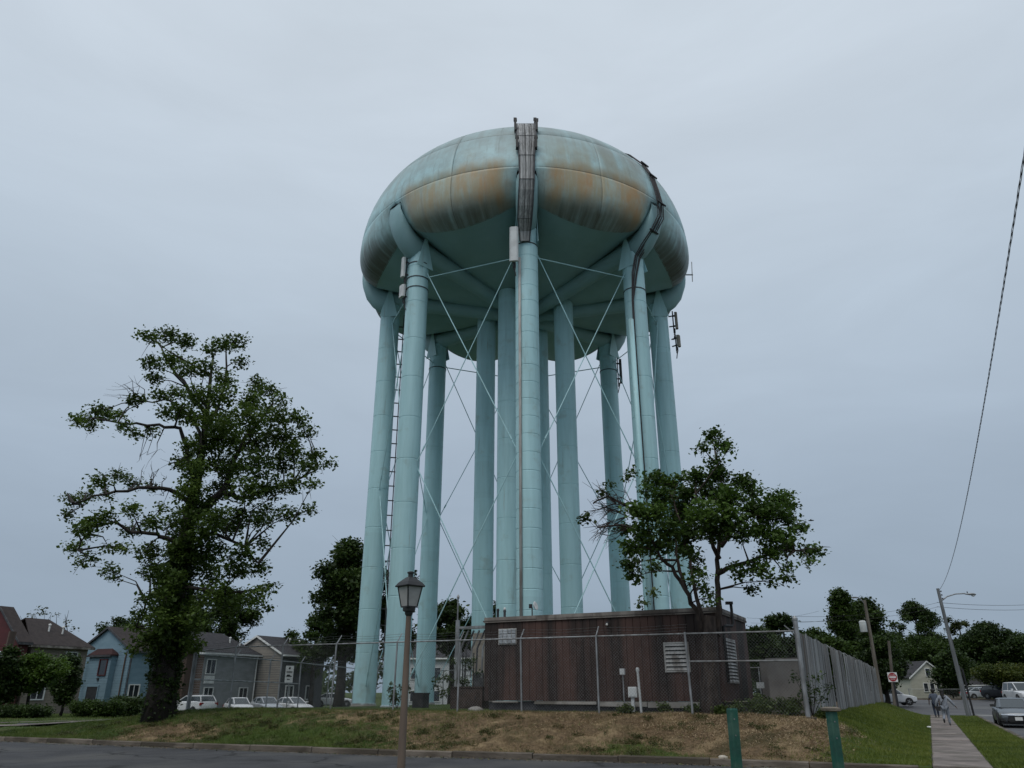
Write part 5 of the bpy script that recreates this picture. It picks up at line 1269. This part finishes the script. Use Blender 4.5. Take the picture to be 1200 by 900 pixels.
volume(h, -7.1, 0, 0, 6.5, 5.25, 7.0, 'tan2', 'roofdark', 'white', side='darkwall'); vents(h, -2.3, 3.4, 6.6)
volume(h, -6.4, -3.7, -1.5, -.02, 5.0, 5.5, 'tan2', 'roofdark', 'tan2', ridge='x', hip=.3, ov=.2)
window(h, 'f', -4.4, 4.0, 1.0, 1.5, -1.5, 'offwhite'); doorway(h, -4.6, 1.3, 2.1, -1.5); window(h, 'r', 1.5, 1.6, 1.0, 1.3, .03, 'offwhite'); window(h, 'r', 4.5, 1.6, 1.0, 1.3, .03, 'offwhite')
m = MB(); m.prism([(-5.3, -2.2, 2.7), (-3.8, -2.2, 2.7), (-3.8, -1.55, 3.1), (-5.3, -1.55, 3.1)], (0, 0, .06)); m.build('porch_roof', 'offwhite', h, local=True)
p = P(556, 800, 95); h = root('house', (p.x, p.y, grd(p.x, p.y)), R(-6), 'white two storey house with dark hipped roof behind the tower legs', 'house')
volume(h, -10.5, 0, 0, 7, 5.4, 7.3, 'whitewall', 'roofdark', 'white', ridge='x', hip=.25)
for x_ in (-9.3, -7.2, -4.5, -2.3): window(h, 'f', x_, 3.6, .8, 1.3, 0, 'offwhite', 0); window(h, 'f', x_, 1.1, .8, 1.2, 0, 'offwhite', 0)
p = P(1111, 800, 122); h = root('house', (p.x, p.y, grd(p.x, p.y)), R(12), 'small cream gabled house behind the fence beyond the crossing', 'house')
volume(h, -6.4, 0, 0, 8, 2.9, 5.1, 'cream', 'roofdark', 'white')
window(h, 'f', -3.2, 3.6, .8, 1.1, 0, 'white', 0)
for x_ in (-4.0, -2.9, -1.8): window(h, 'f', x_, 1.5, .7, 1.2, 0, 'white', 0)
p = P(1062, 800, 128); h2 = root('house', (p.x, p.y, grd(p.x, p.y)), R(12), 'low white porch house mostly hidden behind the do not enter sign', 'house')
volume(h2, -5, 0, 0, 5, 2.4, 3.4, 'whitewall', 'roofdark', 'white', ridge='x')
window(h2, 'f', -1.2, 1.2, .8, 1.1, 0, 'white', 1); window(h2, 'f', -3.4, 1.2, .8, 1.1, 0, 'white', 1)
p = P(1152, 800, 120); h3 = root('house', (p.x, p.y, grd(p.x, p.y)), R(8), 'low grey roofed house right of the street light pole', 'house')
volume(h3, -4.6, 0, 0, 7, 1.9, 3.6, 'tan2', 'roofdark', 'white', ridge='x'); window(h3, 'f', -2.2, 1.1, .9, 1., 0, 'white', 1)
m = MB(); m.box((-4.95, -.4, 2.0), (.5, .6, 4.0)); m.build('chimney', 'tan2', h3, local=True)
fence_pts([W3(-2, 99.5), W3(22, 99.5)], 'chain_link_fence', 'low chain link fence in front of the cream house', 1.25, step=3.2, arms=False)

# ------------------------------------------------------------------ cars
def car(name, label, pos, rz, paint, L=4.6, W=1.8, Ht=1.45, suv=False, group=None, front=False):
    r = root(name, pos, rz, label, 'car', group); k = L/4.6; hw = W/2
    belt = .98 if not suv else 1.08
    st = [(-2.3, .80, .42, belt-.22), (-2.2, .90, .30, belt-.06), (-1.75, .97, .24, belt), (-.9, 1., .22, belt-.01), (.3, 1., .22, belt-.03), (1.0, .99, .22, belt-.07), (1.6, .96, .24, belt-.14), (2.05, .90, .26, belt-.24), (2.24, .82, .30, belt-.32), (2.3, .72, .38, belt-.42)]
    m = MB(); rings = []
    for x, w, zb, zt in st:
        w *= hw; x *= k; a = zt-.06
        half = [(w*.82, zb), (w*.97, zb+.10), (w, zb+(a-zb)*.55), (w*.97, a), (w*.88, zt), (w*.45, zt+.03), (0, zt+.035)]
        rings.append([(x, y, z) for y, z in half]+[(x, -y, z) for y, z in half[-2::-1]])
    m.loft(rings); body = m.build('body', paint, r, local=True, smooth='auto')
    # cabin: glass band under a painted roof
    if suv: c0, c1, t0_, t1_ = -2.15*k, 1.05*k, -1.85*k, .15*k
    else: c0, c1, t0_, t1_ = -1.85*k, 1.1*k, -.95*k, .25*k
    wb, wt = hw*.88, hw*.72; zb = belt-.03; zt = Ht-.06
    m = MB(); n = 6; low = [(c0, -wb*.9), (c0+.3, -wb), (c1-.35, -wb), (c1, -wb*.8), (c1, wb*.8), (c1-.35, wb), (c0+.3, wb), (c0, wb*.9)]
    top = [(t0_, -wt*.92), (t0_+.15, -wt), (t1_-.15, -wt), (t1_, -wt*.85), (t1_, wt*.85), (t1_-.15, wt), (t0_+.15, wt), (t0_, wt*.92)]
    m.loft([[(x, y, zb) for x, y in low], [(x, y, zt) for x, y in top]]); m.build('windows', 'carglass', r, local=True)
    m = MB(); cxm = (t0_+t1_)/2; sc_ = lambda s, z: [(cxm+(x-cxm)*s, y*s, z) for x, y in top]
    m.loft([sc_(1.03, zt-.03), sc_(1.02, zt+.02), sc_(.85, zt+.055), sc_(.4, zt+.07)]); m.build('roof', paint, r, local=True, smooth='auto')
    for sy in (-1, 1):
        for (xa, ya, xb, yb) in ((c0, .9, t0_, .92), (c1, .8, t1_, .85)):
            m = MB(); m.tube([(xa, sy*ya*wb, zb), (xb, sy*yb*wt, zt)], .045, 5); m.build('pillar', paint, r, local=True)
        xm = (c0+c1)/2-.1; m = MB(); m.tube([(xm, sy*(wb+.0), zb), (xm-.08, sy*(wt+.0), zt)], .035, 5); m.build('pillar', paint if not front else 'black', r, local=True)
        for xw in (-1.42*k, 1.42*k):
            m = MB(); yo = sy*(hw-.10); prof = [(.18, -.10), (.29, -.11), (.325, -.07), (.33, 0), (.325, .07), (.29, .11), (.18, .10)]
            vs = [(xw+rr*math.cos(t), yo+w_, .33+rr*math.sin(t)) for rr, w_ in prof for t in np.linspace(0, 2*math.pi, 21)[:-1]]; kk = 20
            m.add(vs, [(i*kk+j, i*kk+(j+1) % kk, (i+1)*kk+(j+1) % kk, (i+1)*kk+j) for i in range(6) for j in range(kk)]); wh = m.build('wheel', 'rubber', r, local=True, smooth='auto')
            m = MB(); yy = yo+sy*.085
            for s in range(5):
                a = s*2*math.pi/5; m.prism([(xw+.03*math.cos(a-1.2), yy, .33+.03*math.sin(a-1.2)), (xw+.2*math.cos(a-.16), yy, .33+.2*math.sin(a-.16)), (xw+.2*math.cos(a+.16), yy, .33+.2*math.sin(a+.16)), (xw+.03*math.cos(a+1.2), yy, .33+.03*math.sin(a+1.2))], (0, sy*.02, 0))
            m.tube([(xw+.205*math.cos(t), yy, .33+.205*math.sin(t)) for t in np.linspace(0, 2*math.pi, 21)], .018, 5); m.build('rim', 'galv', wh, local=True)
            m = MB(); m.prism([(xw+.39*math.cos(t), sy*(hw-.13), .33+.39*math.sin(t)) for t in np.linspace(0, 2*math.pi, 25)[:-1]], (0, sy*.125, 0)); m.build('wheel_arch', 'rubber', r, local=True)
        m = MB(); m.loft([[(c1-.35+x, sy*(wb+.06+y), zb+.10+z) for y, z in ((0, -.07), (.2, -.06), (.22, .06), (.02, .07))] for x in (-.06, .08)]); m.build('mirror', paint if not front else 'black', r, local=True)
        m = MB(); x_ = 2.17*k; m.loft([[(x_-.16, sy*hw*.86, belt-.42), (x_-.16, sy*hw*.9, belt-.29), (x_-.05, sy*hw*.86, belt-.27), (x_-.05, sy*hw*.86, belt-.42)], [(x_+.1, sy*hw*.5, belt-.44), (x_+.1, sy*hw*.52, belt-.36), (x_+.04, sy*hw*.52, belt-.34), (x_+.03, sy*hw*.5, belt-.44)]]); m.build('headlight', 'lens', r, local=True)
        m = MB(); m.box((-2.22*k, sy*hw*.76, belt-.2), (.14, .28, .2)); m.build('taillight', 'redlens', r, local=True)
        for xd in (-.45, .55):
            m = MB(); m.box((xd*k, sy*(hw*.985+.008), belt-.16), (.16, .03, .03)); m.build('door_handle', paint, r, local=True)
    fx = 2.3*k
    if front:
        m = MB(); m.loft([[(fx-.12, -.55, .56), (fx+.012, -.42, .56), (fx+.012, .42, .56), (fx-.12, .55, .56)], [(fx-.12, -.6, .36), (fx+.02, -.5, .36), (fx+.02, .5, .36), (fx-.12, .6, .36)], [(fx-.12, -.5, .27), (fx+.0, -.4, .27), (fx+.0, .4, .27), (fx-.12, .5, .27)]]); m.build('grille', 'black', r, local=True)
        m = MB(); m.tube([(fx-.1, -.72, .63), (fx+.01, -.45, .615), (fx+.03, 0, .605), (fx+.01, .45, .615), (fx-.1, .72, .63)], .038, 6); m.build('chrome_bar', 'chrome', r, local=True)
        for sy in (-1, 1):
            m = MB(); m.prism([(fx-.1, sy*.62, .52), (fx-.16, sy*.82, .50), (fx-.14, sy*.8, .32), (fx-.06, sy*.6, .30)], (.06, 0, 0)); m.build('fog_lamp_recess', 'black', r, local=True)
        m = MB(); m.box((0, 0, .22), (L*.95, W*.86, .12)); m.build('underbody', 'black', r, local=True)
    else:
        m = MB(); m.box((fx-.03, 0, .50), (.08, W*.55, .16)); m.build('grille', 'black', r, local=True)
        m = MB(); m.box((0, 0, .24), (L*.9, W*.84, .12)); m.build('underbody', 'black', r, local=True)
    m = MB(); m.box((fx+.045, 0, .44), (.012, .33, .16)); m.build('number_plate', 'white', r, local=True)
    m = MB(); m.box((-2.31*k, 0, .66), (.02, .33, .15)); m.build('number_plate', 'white', r, local=True)
    return r
def paint(name, c, metal=.2): m = mat(name, c, tuple(x*.93 for x in c), 1, rough=.28, metal=metal, spec=.5); M[name] = m; return name
pw_ = paint('white_car_paint', (.62, .63, .64), 0); ps_ = paint('silver_car_paint', (.42, .44, .46), .3); pg_ = paint('grey_car_paint', (.13, .145, .16), .35); pd_ = paint('dark_car_paint', (.03, .032, .038), .2)
# parked behind the chain link on the left: slightly below the bank top
LG = 'cars parked behind the chain link fence'
def lot(px, Y): p = P(px, 800, Y); p.z = grd(p.x, p.y)-.0; return p
def yl(px, ytop, Y, h): p = P(px, ytop, Y); p.z -= h; return p
car('parked_car', 'white hatchback leftmost behind the chain link fence beside the ivy trunk', yl(227, 814.6, 64, 1.5), R(148), pw_, 4.1, 1.75, 1.5, True, LG)
car('parked_car', 'white sedan with big rear window behind the fence, second from the left', yl(281, 817.3, 66, 1.42), R(-58), pw_, 4.2, 1.7, 1.42, group=LG)
car('parked_car', 'silver sedan between two white sedans behind the fence', yl(313, 816.6, 67, 1.42), R(-52), ps_, 4.2, 1.7, 1.42, group=LG)
car('parked_car', 'white sedan rightmost behind the fence under the notice sign', yl(344, 816.8, 68, 1.42), R(-42), pw_, 4.2, 1.7, 1.42, group=LG)
car('parked_car', 'white car far off between the tree trunks left of the tower', yl(392, 812, 90, 1.45), R(10), pw_)
# right side
p = W3(4.28, 30.2, -.114); car('parked_car', 'dark grey sedan with chrome nose bar parked at the kerb facing the camera', p, ANG-math.pi/2, pg_, 4.65, 1.82, 1.42, front=True)
p = P(1150, 812, 109); p.z = float(lotz(98))+.05; p = P(1150.5, 819.5, 106); car('parked_car', 'silver sedan side on beyond the crossing at right', p, R(2), ps_, 4.7, 1.8, 1.45)
p = P(1046, 826, 86); car('parked_car', 'white four wheel drive partly behind the board fence end', p, R(-8), pw_, 4.7, 1.85, 1.75, True)
p = P(1198, 822, 84); car('parked_car', 'white pickup sized car at the right frame edge behind the grey sedan', p, R(-100), pw_, 4.8, 1.95, 1.85, True)
p = P(1176, 819, 100); car('parked_car', 'dark car under the low yellowish tree', p, R(-60), pd_, 4.5, 1.8, 1.55, True)
p = P(1163, 817, 116); car('parked_car', 'dark car just behind the nose of the silver sedan', p, R(10), pd_, 4.5, 1.8, 1.5, True)

# ------------------------------------------------------------------ two people walking away on the sidewalk
def skinned(name, nodes, edges, mt, parent, rootn=0, sub=1):
    me = bpy.data.meshes.new(name); names = list(nodes); ix = {n: i for i, n in enumerate(names)}
    me.from_pydata([nodes[n][0] for n in names], [(ix[a], ix[b_]) for a, b_ in edges], [])
    o = bpy.data.objects.new(name, me); COL.objects.link(o)
    sk = o.modifiers.new('skin', 'SKIN'); sk.use_smooth_shade = True
    for i, n in enumerate(names):
        v = me.skin_vertices[0].data[i]; rr = nodes[n][1]; v.radius = rr if isinstance(rr, tuple) else (rr, rr); v.use_root = (i == rootn)
    ss_ = o.modifiers.new('sub', 'SUBSURF'); ss_.levels = sub; ss_.render_levels = sub
    dg = bpy.context.evaluated_depsgraph_get(); e = o.evaluated_get(dg); m2 = bpy.data.meshes.new_from_object(e)
    bpy.data.objects.remove(o); bpy.data.meshes.remove(me)
    m2.name = name; m2.materials.clear(); m2.materials.append(M[mt]); m2.shade_smooth()
    return link(m2, name, parent)
def person(pos, rz, sc_, label, J, shirt, pants, shoe, hairlong, long_sleeve, strap=False):
    r = root('person', pos, rz, label, 'person', 'two people walking along the sidewalk'); r.scale = (sc_,)*3
    N = {'pel': ((0, 0, .93), .12), 'wai': ((0, .0, 1.06), .115), 'che': ((0, .01, 1.26), .135), 'nec': ((0, .015, 1.46), .055), 'hd1': ((0, .035, 1.56), .075), 'hd2': ((0, .04, 1.66), .098), 'hd3': ((0, .03, 1.73), .07)}
    E = [('pel', 'wai'), ('wai', 'che'), ('che', 'nec'), ('nec', 'hd1'), ('hd1', 'hd2'), ('hd2', 'hd3')]
    for s, q in ((-1, 'L'), (1, 'R')):
        sh, el_, wr_ = J['arm'+q]; hp = (s*.095, 0, .88); kn, an = J['leg'+q]
        N['sh'+q] = ((s*.18, .0, 1.40), .062); N['el'+q] = (el_, .042); N['wr'+q] = (wr_, .028)
        d = (Vector(wr_)-Vector(el_)).normalized(); f = Vector((0, 1, 0)); f = (f-d*f.dot(d)).normalized(); pm = Vector(wr_)+d*.07
        N['pa'+q] = (tuple(pm), (.036, .018)); E += [('che', 'sh'+q), ('sh'+q, 'el'+q), ('el'+q, 'wr'+q), ('wr'+q, 'pa'+q)]
        for i, (o_, ln) in enumerate(((-.032, .062), (-.011, .075), (.011, .07), (.032, .055))):
            a = pm+f*o_*.6+d*.035; N[f'f{q}{i}a'] = (tuple(a), .0095); N[f'f{q}{i}b'] = (tuple(a+d*ln*.55+Vector((-s*.008, 0, 0))), .0085); N[f'f{q}{i}c'] = (tuple(a+d*ln+Vector((-s*.028, 0, 0))), .007)
            E += [('pa'+q, f'f{q}{i}a'), (f'f{q}{i}a', f'f{q}{i}b'), (f'f{q}{i}b', f'f{q}{i}c')]
        th = Vector(wr_)+d*.03+f*.035; N['t1'+q] = (tuple(th), .011); N['t2'+q] = (tuple(th+d*.035+f*.018), .009); N['t3'+q] = (tuple(th+d*.062+f*.014), .008); E += [('wr'+q, 't1'+q), ('t1'+q, 't2'+q), ('t2'+q, 't3'+q)]
        N['hp'+q] = (hp, .088); N['kn'+q] = (kn, .056); N['an'+q] = (an, .038); toe = Vector(an)+Vector(J['toe'+q]); N['to'+q] = (tuple(toe), .034)
        E += [('pel', 'hp'+q), ('hp'+q, 'kn'+q), ('kn'+q, 'an'+q), ('an'+q, 'to'+q)]
    N['nose'] = ((0, .145, 1.635), .016); E.append(('hd2', 'nose'))
    for s, q in ((-1, 'L'), (1, 'R')): N['ear'+q] = ((s*.098, .03, 1.64), .017); E.append(('hd2', 'ear'+q))
    skinned('body', N, E, 'skin', r, sub=2)
    sub_ = lambda ks, g: {k: (N[k][0], tuple(x+g for x in N[k][1]) if isinstance(N[k][1], tuple) else N[k][1]+g) for k in ks}
    # shirt: loose over the torso, sleeves to elbow or wrist
    S_ = sub_(['wai', 'pel', 'che', 'shL', 'shR', 'elL', 'elR'], .03); S_['wai'] = (N['wai'][0], .155); S_['pel'] = ((0, 0, .90), .165); S_['che'] = (N['che'][0], .172); S_['top'] = ((0, .005, 1.43), .085)
    SE = [('wai', 'pel'), ('wai', 'che'), ('che', 'top'), ('che', 'shL'), ('che', 'shR'), ('shL', 'elL'), ('shR', 'elR')]
    if long_sleeve: S_.update(sub_(['wrL', 'wrR'], .016)); SE += [('elL', 'wrL'), ('elR', 'wrR')]
    skinned('shirt', S_, SE, shirt, r)
    Pn = sub_(['pel', 'hpL', 'hpR', 'knL', 'knR', 'anL', 'anR'], .024)
    skinned('trousers', Pn, [('pel', 'hpL'), ('pel', 'hpR'), ('hpL', 'knL'), ('knL', 'anL'), ('hpR', 'knR'), ('knR', 'anR')], pants, r)
    for q in 'LR':
        an = Vector(N['an'+q][0]); to = Vector(N['to'+q][0]); hl = an+(an-to)*.35+Vector((0, 0, -.02))
        skinned('shoe', {'a': (tuple(an+Vector((0, 0, -.03))), .05), 'h': (tuple(hl), .042), 't': (tuple(to+(to-an)*.18), .04)}, [('a', 'h'), ('a', 't')], shoe, r)
    m = MB()
    def ell(c, r_, lo_=-1.0, n=12, k=8):
        rings = []
        for i in range(k+1):
            t = lo_+(1-lo_)*i/k; w = math.sqrt(max(.0004, 1-t*t))
            rings.append([(c[0]+r_[0]*w*math.cos(q), c[1]+r_[1]*w*math.sin(q), c[2]+r_[2]*t) for q in np.linspace(0, 2*math.pi, n+1)[:-1]])
        m.loft(rings)
    ell((0, .012, 1.675), (.112, .118, .118), -.15); ell((0, -.02, 1.62), (.104, .088, .10))
    if hairlong: ell((0, -.055, 1.52), (.095, .065, .15)); ell((0, -.10, 1.40), (.06, .04, .14))
    m.build('hair', 'hair', r, local=True, smooth=True)
    for s in (-1, 1):
        m = MB(); m.lathe((s*.035, .128, 1.66), [(.004, -.01), (.011, -.004), (.011, .004), (.004, .01)], 8); m.build('eye', 'black', r, local=True)
    m = MB(); m.box((0, .128, 1.585), (.045, .012, .01)); m.build('mouth', 'signred', r, local=True)
    if strap:
        m = MB(); m.tube([(.17, .0, 1.45), (.08, -.19, 1.35), (-.06, -.2, 1.15), (-.2, -.1, .98)], .018, 5); m.build('bag_strap', 'black', r, local=True)
    return r
M['shirt1'] = mat('blue_grey_shirt', (.085, .10, .135), (.065, .078, .105), 8, rough=.9, bump=.3, bscale=12); M['jeans'] = mat('dark_jeans', (.03, .04, .065), (.022, .03, .05), 10, rough=.9)
M['sweat'] = mat('light_grey_sweatsuit', (.27, .29, .33), (.21, .225, .26), 6, rough=.95, bump=.4, bscale=10); M['sweat2'] = mat('light_grey_sweatpants', (.25, .275, .32), (.19, .21, .245), 6, rough=.95, bump=.4, bscale=10)
p = W3(.62, 40.0, 0.03)
person(p, ANG+R(4), 1.0, 'man in blue grey short sleeved shirt and dark jeans walking away', {'armL': (0, (-.30, -.02, 1.14), (-.33, .06, .90)), 'armR': (0, (.27, -.05, 1.13), (.27, .02, .88)), 'legL': ((-.10, .06, .50), (-.09, -.10, .09)), 'legR': ((.10, .12, .50), (.10, .16, .08)), 'toeL': (0, .13, -.035), 'toeR': (0, .14, -.03)}, 'shirt1', 'jeans', 'black', False, False)
p = W3(.98, 25.4, 0.03)
person(p, ANG+R(-3), .96, 'woman in light grey sweatsuit with dark hair striding away carrying a bag', {'armL': (0, (-.33, -.06, 1.15), (-.42, .0, .92)), 'armR': (0, (.36, .0, 1.16), (.50, .05, .95)), 'legL': ((-.10, .05, .52), (-.13, -.27, .30)), 'legR': ((.09, .10, .50), (.10, .10, .08)), 'toeL': (0, .05, -.14), 'toeR': (0, .14, -.03)}, 'sweat', 'sweat2', 'black', True, True, True)
q = W3(.98-.30, 25.4, .72); bg_ = root('shoulder_bag', q, ANG, 'small black bag hanging at the hip of the woman in grey', 'bag')
m = MB(); m.loft([[(x*.11*s, y*.05*s, z) for x, y in ((-1, -1), (1, -1), (1, 1), (-1, 1))] for z, s in ((0, .85), (.03, 1), (.18, 1), (.21, .85))]); m.build('pouch', 'black', bg_, local=True)
m = MB(); m.tube([(-.09, 0, .19), (-.04, .03, .36), (.06, .03, .36), (.09, 0, .19)], .012, 5); m.build('handle', 'black', bg_, local=True)

# a bird in the sky right of the leafy tree
q = P(951, 610, 40); bd = root('bird', q, R(60), 'tiny bird gliding in the sky right of the leafy tree', 'bird')
skinned('body', {'a': ((0, 0, 0), .045), 'b': ((0, .11, .01), .032), 'c': ((0, .17, .02), .014), 't': ((0, -.14, .0), (.035, .008)), 'wl': ((-.14, .03, .04), (.02, .008)), 'wl2': ((-.30, -.05, .02), (.012, .005)), 'wr': ((.14, .03, .04), (.02, .008)), 'wr2': ((.30, -.05, .02), (.012, .005))}, [('a', 'b'), ('b', 'c'), ('a', 't'), ('a', 'wl'), ('wl', 'wl2'), ('a', 'wr'), ('wr', 'wr2')], 'darkgrey', bd)

# ------------------------------------------------------------------ grass, straw, weeds, stones
def tufts(name, n, amin, amax, bmin, bmax, want, h, w, cols, mt='grass', lean=.45, flatm=False, kerb=False):
    a = RNG.uniform(amin, amax, n*3); bp = RNG.uniform(bmin, bmax, n*3); b_ = bp+bk(a) if kerb else bp
    keep = (RNG.random(n*3) < want(a, b_)) & ~onroad(a, b_) & ~((a > .15) & (a < 1.45) & (b_ < 47)); a, b_ = a[keep][:n], b_[keep][:n]; k = len(a)
    z = H(a, b_)-.02+.05*np.sin(a*1.7+(b_-bk(a))*.8)*np.sin(a*.63-(b_-bk(a))*1.9+1)*sst(b_-bk(a), .3, 1)*(1-sst(b_-bk(a), 5, 7))*(1-sst(a, -3, -1))
    p = np.stack([C0.x+E1.x*a+E2.x*b_, C0.y+E1.y*a+E2.y*b_, z+.01], 1)
    nb_ = 4 if not flatm else 1; p = np.repeat(p, nb_, 0); K = len(p)
    p[:, :2] += RNG.normal(size=(K, 2))*.035
    an = RNG.uniform(0, 2*np.pi, K); hh = h*(.5+RNG.random(K)); u = np.stack([np.cos(an), np.sin(an), 0*an], 1)
    if not flatm:
        ln = RNG.normal(size=(K, 2))*lean; tip = p+np.stack([ln[:, 0]*hh, ln[:, 1]*hh, hh], 1)
        V = np.stack([p-u*w/2, p+u*w/2, tip], 1).reshape(-1, 3); F = np.arange(K*3).reshape(-1, 3); npz = 3
    else:
        v = np.stack([-np.sin(an), np.cos(an), RNG.normal(size=K)*.5], 1); p[:, 2] += .028
        V = np.stack([p-u*w/2, p+v*hh[:, None], p+u*w/2, p-v*hh[:, None]*.4], 1).reshape(-1, 3); F = np.arange(K*4).reshape(-1, 4); npz = 4
    cols = np.array(cols); wgt = np.clip(.6*np.repeat(.5+.5*np.sin(a*1.3+2*np.sin(b_*1.1))*np.cos(b_*.9-a*.4), nb_)+.5*RNG.random(K)-.05, 0, .999)*(len(cols)-1); i0 = wgt.astype(int); f = (wgt-i0)[:, None]
    tint = cols[i0]*(1-f)+cols[np.minimum(i0+1, len(cols)-1)]*f
    me = tri_mesh(name, V, F, mt, tint, npz); return link(me, name, kind='stuff')
GG = [(.035, .055, .010), (.06, .095, .014), (.095, .135, .022), (.15, .165, .045)]
tag(tufts('bank_grass', 26000, -34, -3, .05, 7, lambda a, b: np.clip(1.0-bare_mask(a, b)*1.15, .03, 1), .085, .012, GG, kerb=True), 'patchy green grass on the bank')
tag(tufts('dry_grass', 20000, -32, -1.5, .1, 6.5, lambda a, b: np.clip(bare_mask(a, b)*.9, 0, 1), .06, .010, [(.07, .06, .025), (.20, .145, .075), (.30, .22, .12), (.09, .065, .033)], 'chip', lean=1.1, kerb=True), 'dry straw coloured grass on the bare parts of the bank')
tag(tufts('wood_chips', 14000, -11, -.9, 1.2, 5.4, lambda a, b: np.clip((bare_mask(a, b)-.2)*sst(b, 1.2, 3)*(.25+.75*sst(a, -8, -5.5)), 0, 1), .045, .022, [(.20, .145, .085), (.33, .24, .145), (.46, .35, .22), (.14, .10, .055)], 'chip', flatm=True), 'tan wood chips spread below the corner post')
tag(tufts('lawn_grass', 30000, -3.2, 3.1, .3, 46, lambda a, b: np.clip((1-bare_mask(a, b))*np.exp(-b/24), 0, 1), .075, .013, [(.05, .075, .010), (.09, .125, .015), (.13, .165, .023), (.18, .195, .038)]), 'bright lawn grass either side of the sidewalk')
tag(tufts('left_grass', 9000, -70, -33, .05, 30, lambda a, b: np.full(a.shape, .8), .09, .02, GG, kerb=True), 'grass left of the bank')
nd_ = 3200; a = RNG.uniform(-34, 3, nd_); bp = -.03-np.abs(RNG.normal(size=nd_))*.22; an = RNG.uniform(0, 6.28, nd_); sz = RNG.uniform(.015, .05, nd_)
p = np.stack([C0.x+E1.x*a+E2.x*(bp+bk(a)), C0.y+E1.y*a+E2.y*(bp+bk(a)), np.full(nd_, -.112)], 1); u = np.stack([np.cos(an), np.sin(an), .25*RNG.normal(size=nd_)], 1)*sz[:, None]; v = np.stack([-np.sin(an), np.cos(an), 0*an+.1], 1)*sz[:, None]*.6
cc = np.array([(.10, .07, .04), (.05, .04, .025), (.16, .12, .07), (.06, .075, .02)])[RNG.integers(0, 4, nd_)]
link(tri_mesh('gutter_debris', np.stack([p-u, p+v, p+u, p-v], 1).reshape(-1, 3), np.arange(nd_*4).reshape(-1, 4), 'chip', cc, 4), 'gutter_debris', label='dead leaves and grit lying along the kerb', kind='stuff')
cl = []
for i in range(420):
    a = random.uniform(-30, -1.2); bp = random.uniform(.3, 4.6); bm = float(bare_mask(a, bp+float(bk(a))))
    if random.random() < .35+.5*(bm > .3)*(bm < .75):
        p = W3(a, bp+float(bk(a))); cl.append((p.x, p.y, p.z+.02, random.uniform(.10, .32)))
bw = leaf_cloud('bank_weeds', cl, 26, .034, [(.03, .042, .012), (.055, .068, .018), (.09, .085, .03), (.13, .115, .045)], None, flat_=.3, kind='stuff'); bw['label'] = 'low dark weeds scattered over the bank'
def weed(a, b_, h, label, cols=GREENS, n=8, size=.09, name='weed'):
    p = W3(a, b_); r = root(name, p, label=label, cat='plant', group='weeds along the fence foot'); m = MB(); c = []
    for i in range(n):
        e = p+Vector((random.gauss(0, .3)*h, random.gauss(0, .2)*h, h*random.uniform(.45, 1))); m.tube([p, p.lerp(e, .5)+Vector((0, 0, .08)), e], [.012, .009, .004], 4)
        c.append((e.x, e.y, e.z, .14)); q = p.lerp(e, .6); c.append((q.x, q.y, q.z, .12))
    m.build('stems', 'bark', r); leaf_cloud('leaves', c, 7, size, cols, r); return r
GW = [(.045, .07, .018), (.075, .11, .028), (.11, .145, .04)]
WL = 'leafy weed clump at the foot of the chain link fence'
for a, b_, h, l_ in ((-5.2, 5.2, .28, 'low weeds at the fence foot just right of the leafy tree trunk'), (-4.7, 5.6, .4, 'bushy weed between the leafy tree trunk and the small white notice'), (-4.3, 5.2, .32, 'low weeds at the fence foot below the small white notice'), (-3.9, 5.7, .42, 'bushy weed in front of the large tan cabinet'), (-3.5, 5.2, .3, 'low weeds just left of the corner post foot'), (-4.4, 6.1, .5, 'taller weed behind the fence at the right end of the brown building'), (-3.6, 6.3, .45, 'taller weed at the tan cabinet foot near the corner post'), (-6.7, 5.3, .3, 'small weed at the wall foot left of the leafy tree trunk'), (-7.6, 5.2, .25, 'small weed under the front louver of the brown wall'), (-8.9, 5.1, .22, 'small weed left of the white electrical box'), (-2.6, 5.2, .25, 'small weed at the first grey boards of the board fence'), (-5.6, 4.6, .22, 'small weed on the bank below the leafy tree')): weed(a, b_, h, l_, GW, 8, .07)
weed(ray_b(532, 800, 9.5), 9.5, 2.0, 'tall vine-like weed growing in front of the cable bridge pole', GDARK, 12)
weed(ray_b(465, 820, 7.5), 7.5, .9, 'spindly weed at the base of the left front tower leg', GDARK, 6)
weed(-2.9, 5.25, 1.3, 'vine climbing the first grey boards beside the corner post', GDARK, 6, .07, name='vine')
weed(ray_b(748, 710, 9.5), 9.3, 4.7, 'leafy sprig showing above the brown building roof', GW, 5, .14)
def rock(x, y, Y, s, label, mt='stone', name='stone'):
    q = P(x, y, Y); q.z = grd(q.x, q.y); r = MB()
    for k in range(7):
        t = math.pi*k/6
        r.v += [tuple(q+Vector((s*math.sin(t)*math.cos(p)*random.uniform(.8, 1.15), s*.8*math.sin(t)*math.sin(p)*random.uniform(.8, 1.15), s*.5*math.cos(t)+s*.15))) for p in np.linspace(0, 2*math.pi, 11)[:-1]]
    r.f = [(i*10+j, i*10+(j+1) % 10, (i+1)*10+(j+1) % 10, (i+1)*10+j) for i in range(6) for j in range(10)]
    return tag(r.build(name, mt, smooth=True), label, 'stone')
rock(847, 888, 21.6, .14, 'pale rounded stone on the bank beside the capless green post')
rock(558, 826, 30.5, .3, 'grey stone by the left end of the brown building', 'concrete'); rock(890, 832, 26.2, .14, 'small pale stone among the weeds by the fence', 'stone')
rock(1089, 853, 40, .12, 'bit of white litter at the lawn edge by the sidewalk', 'white', 'litter')
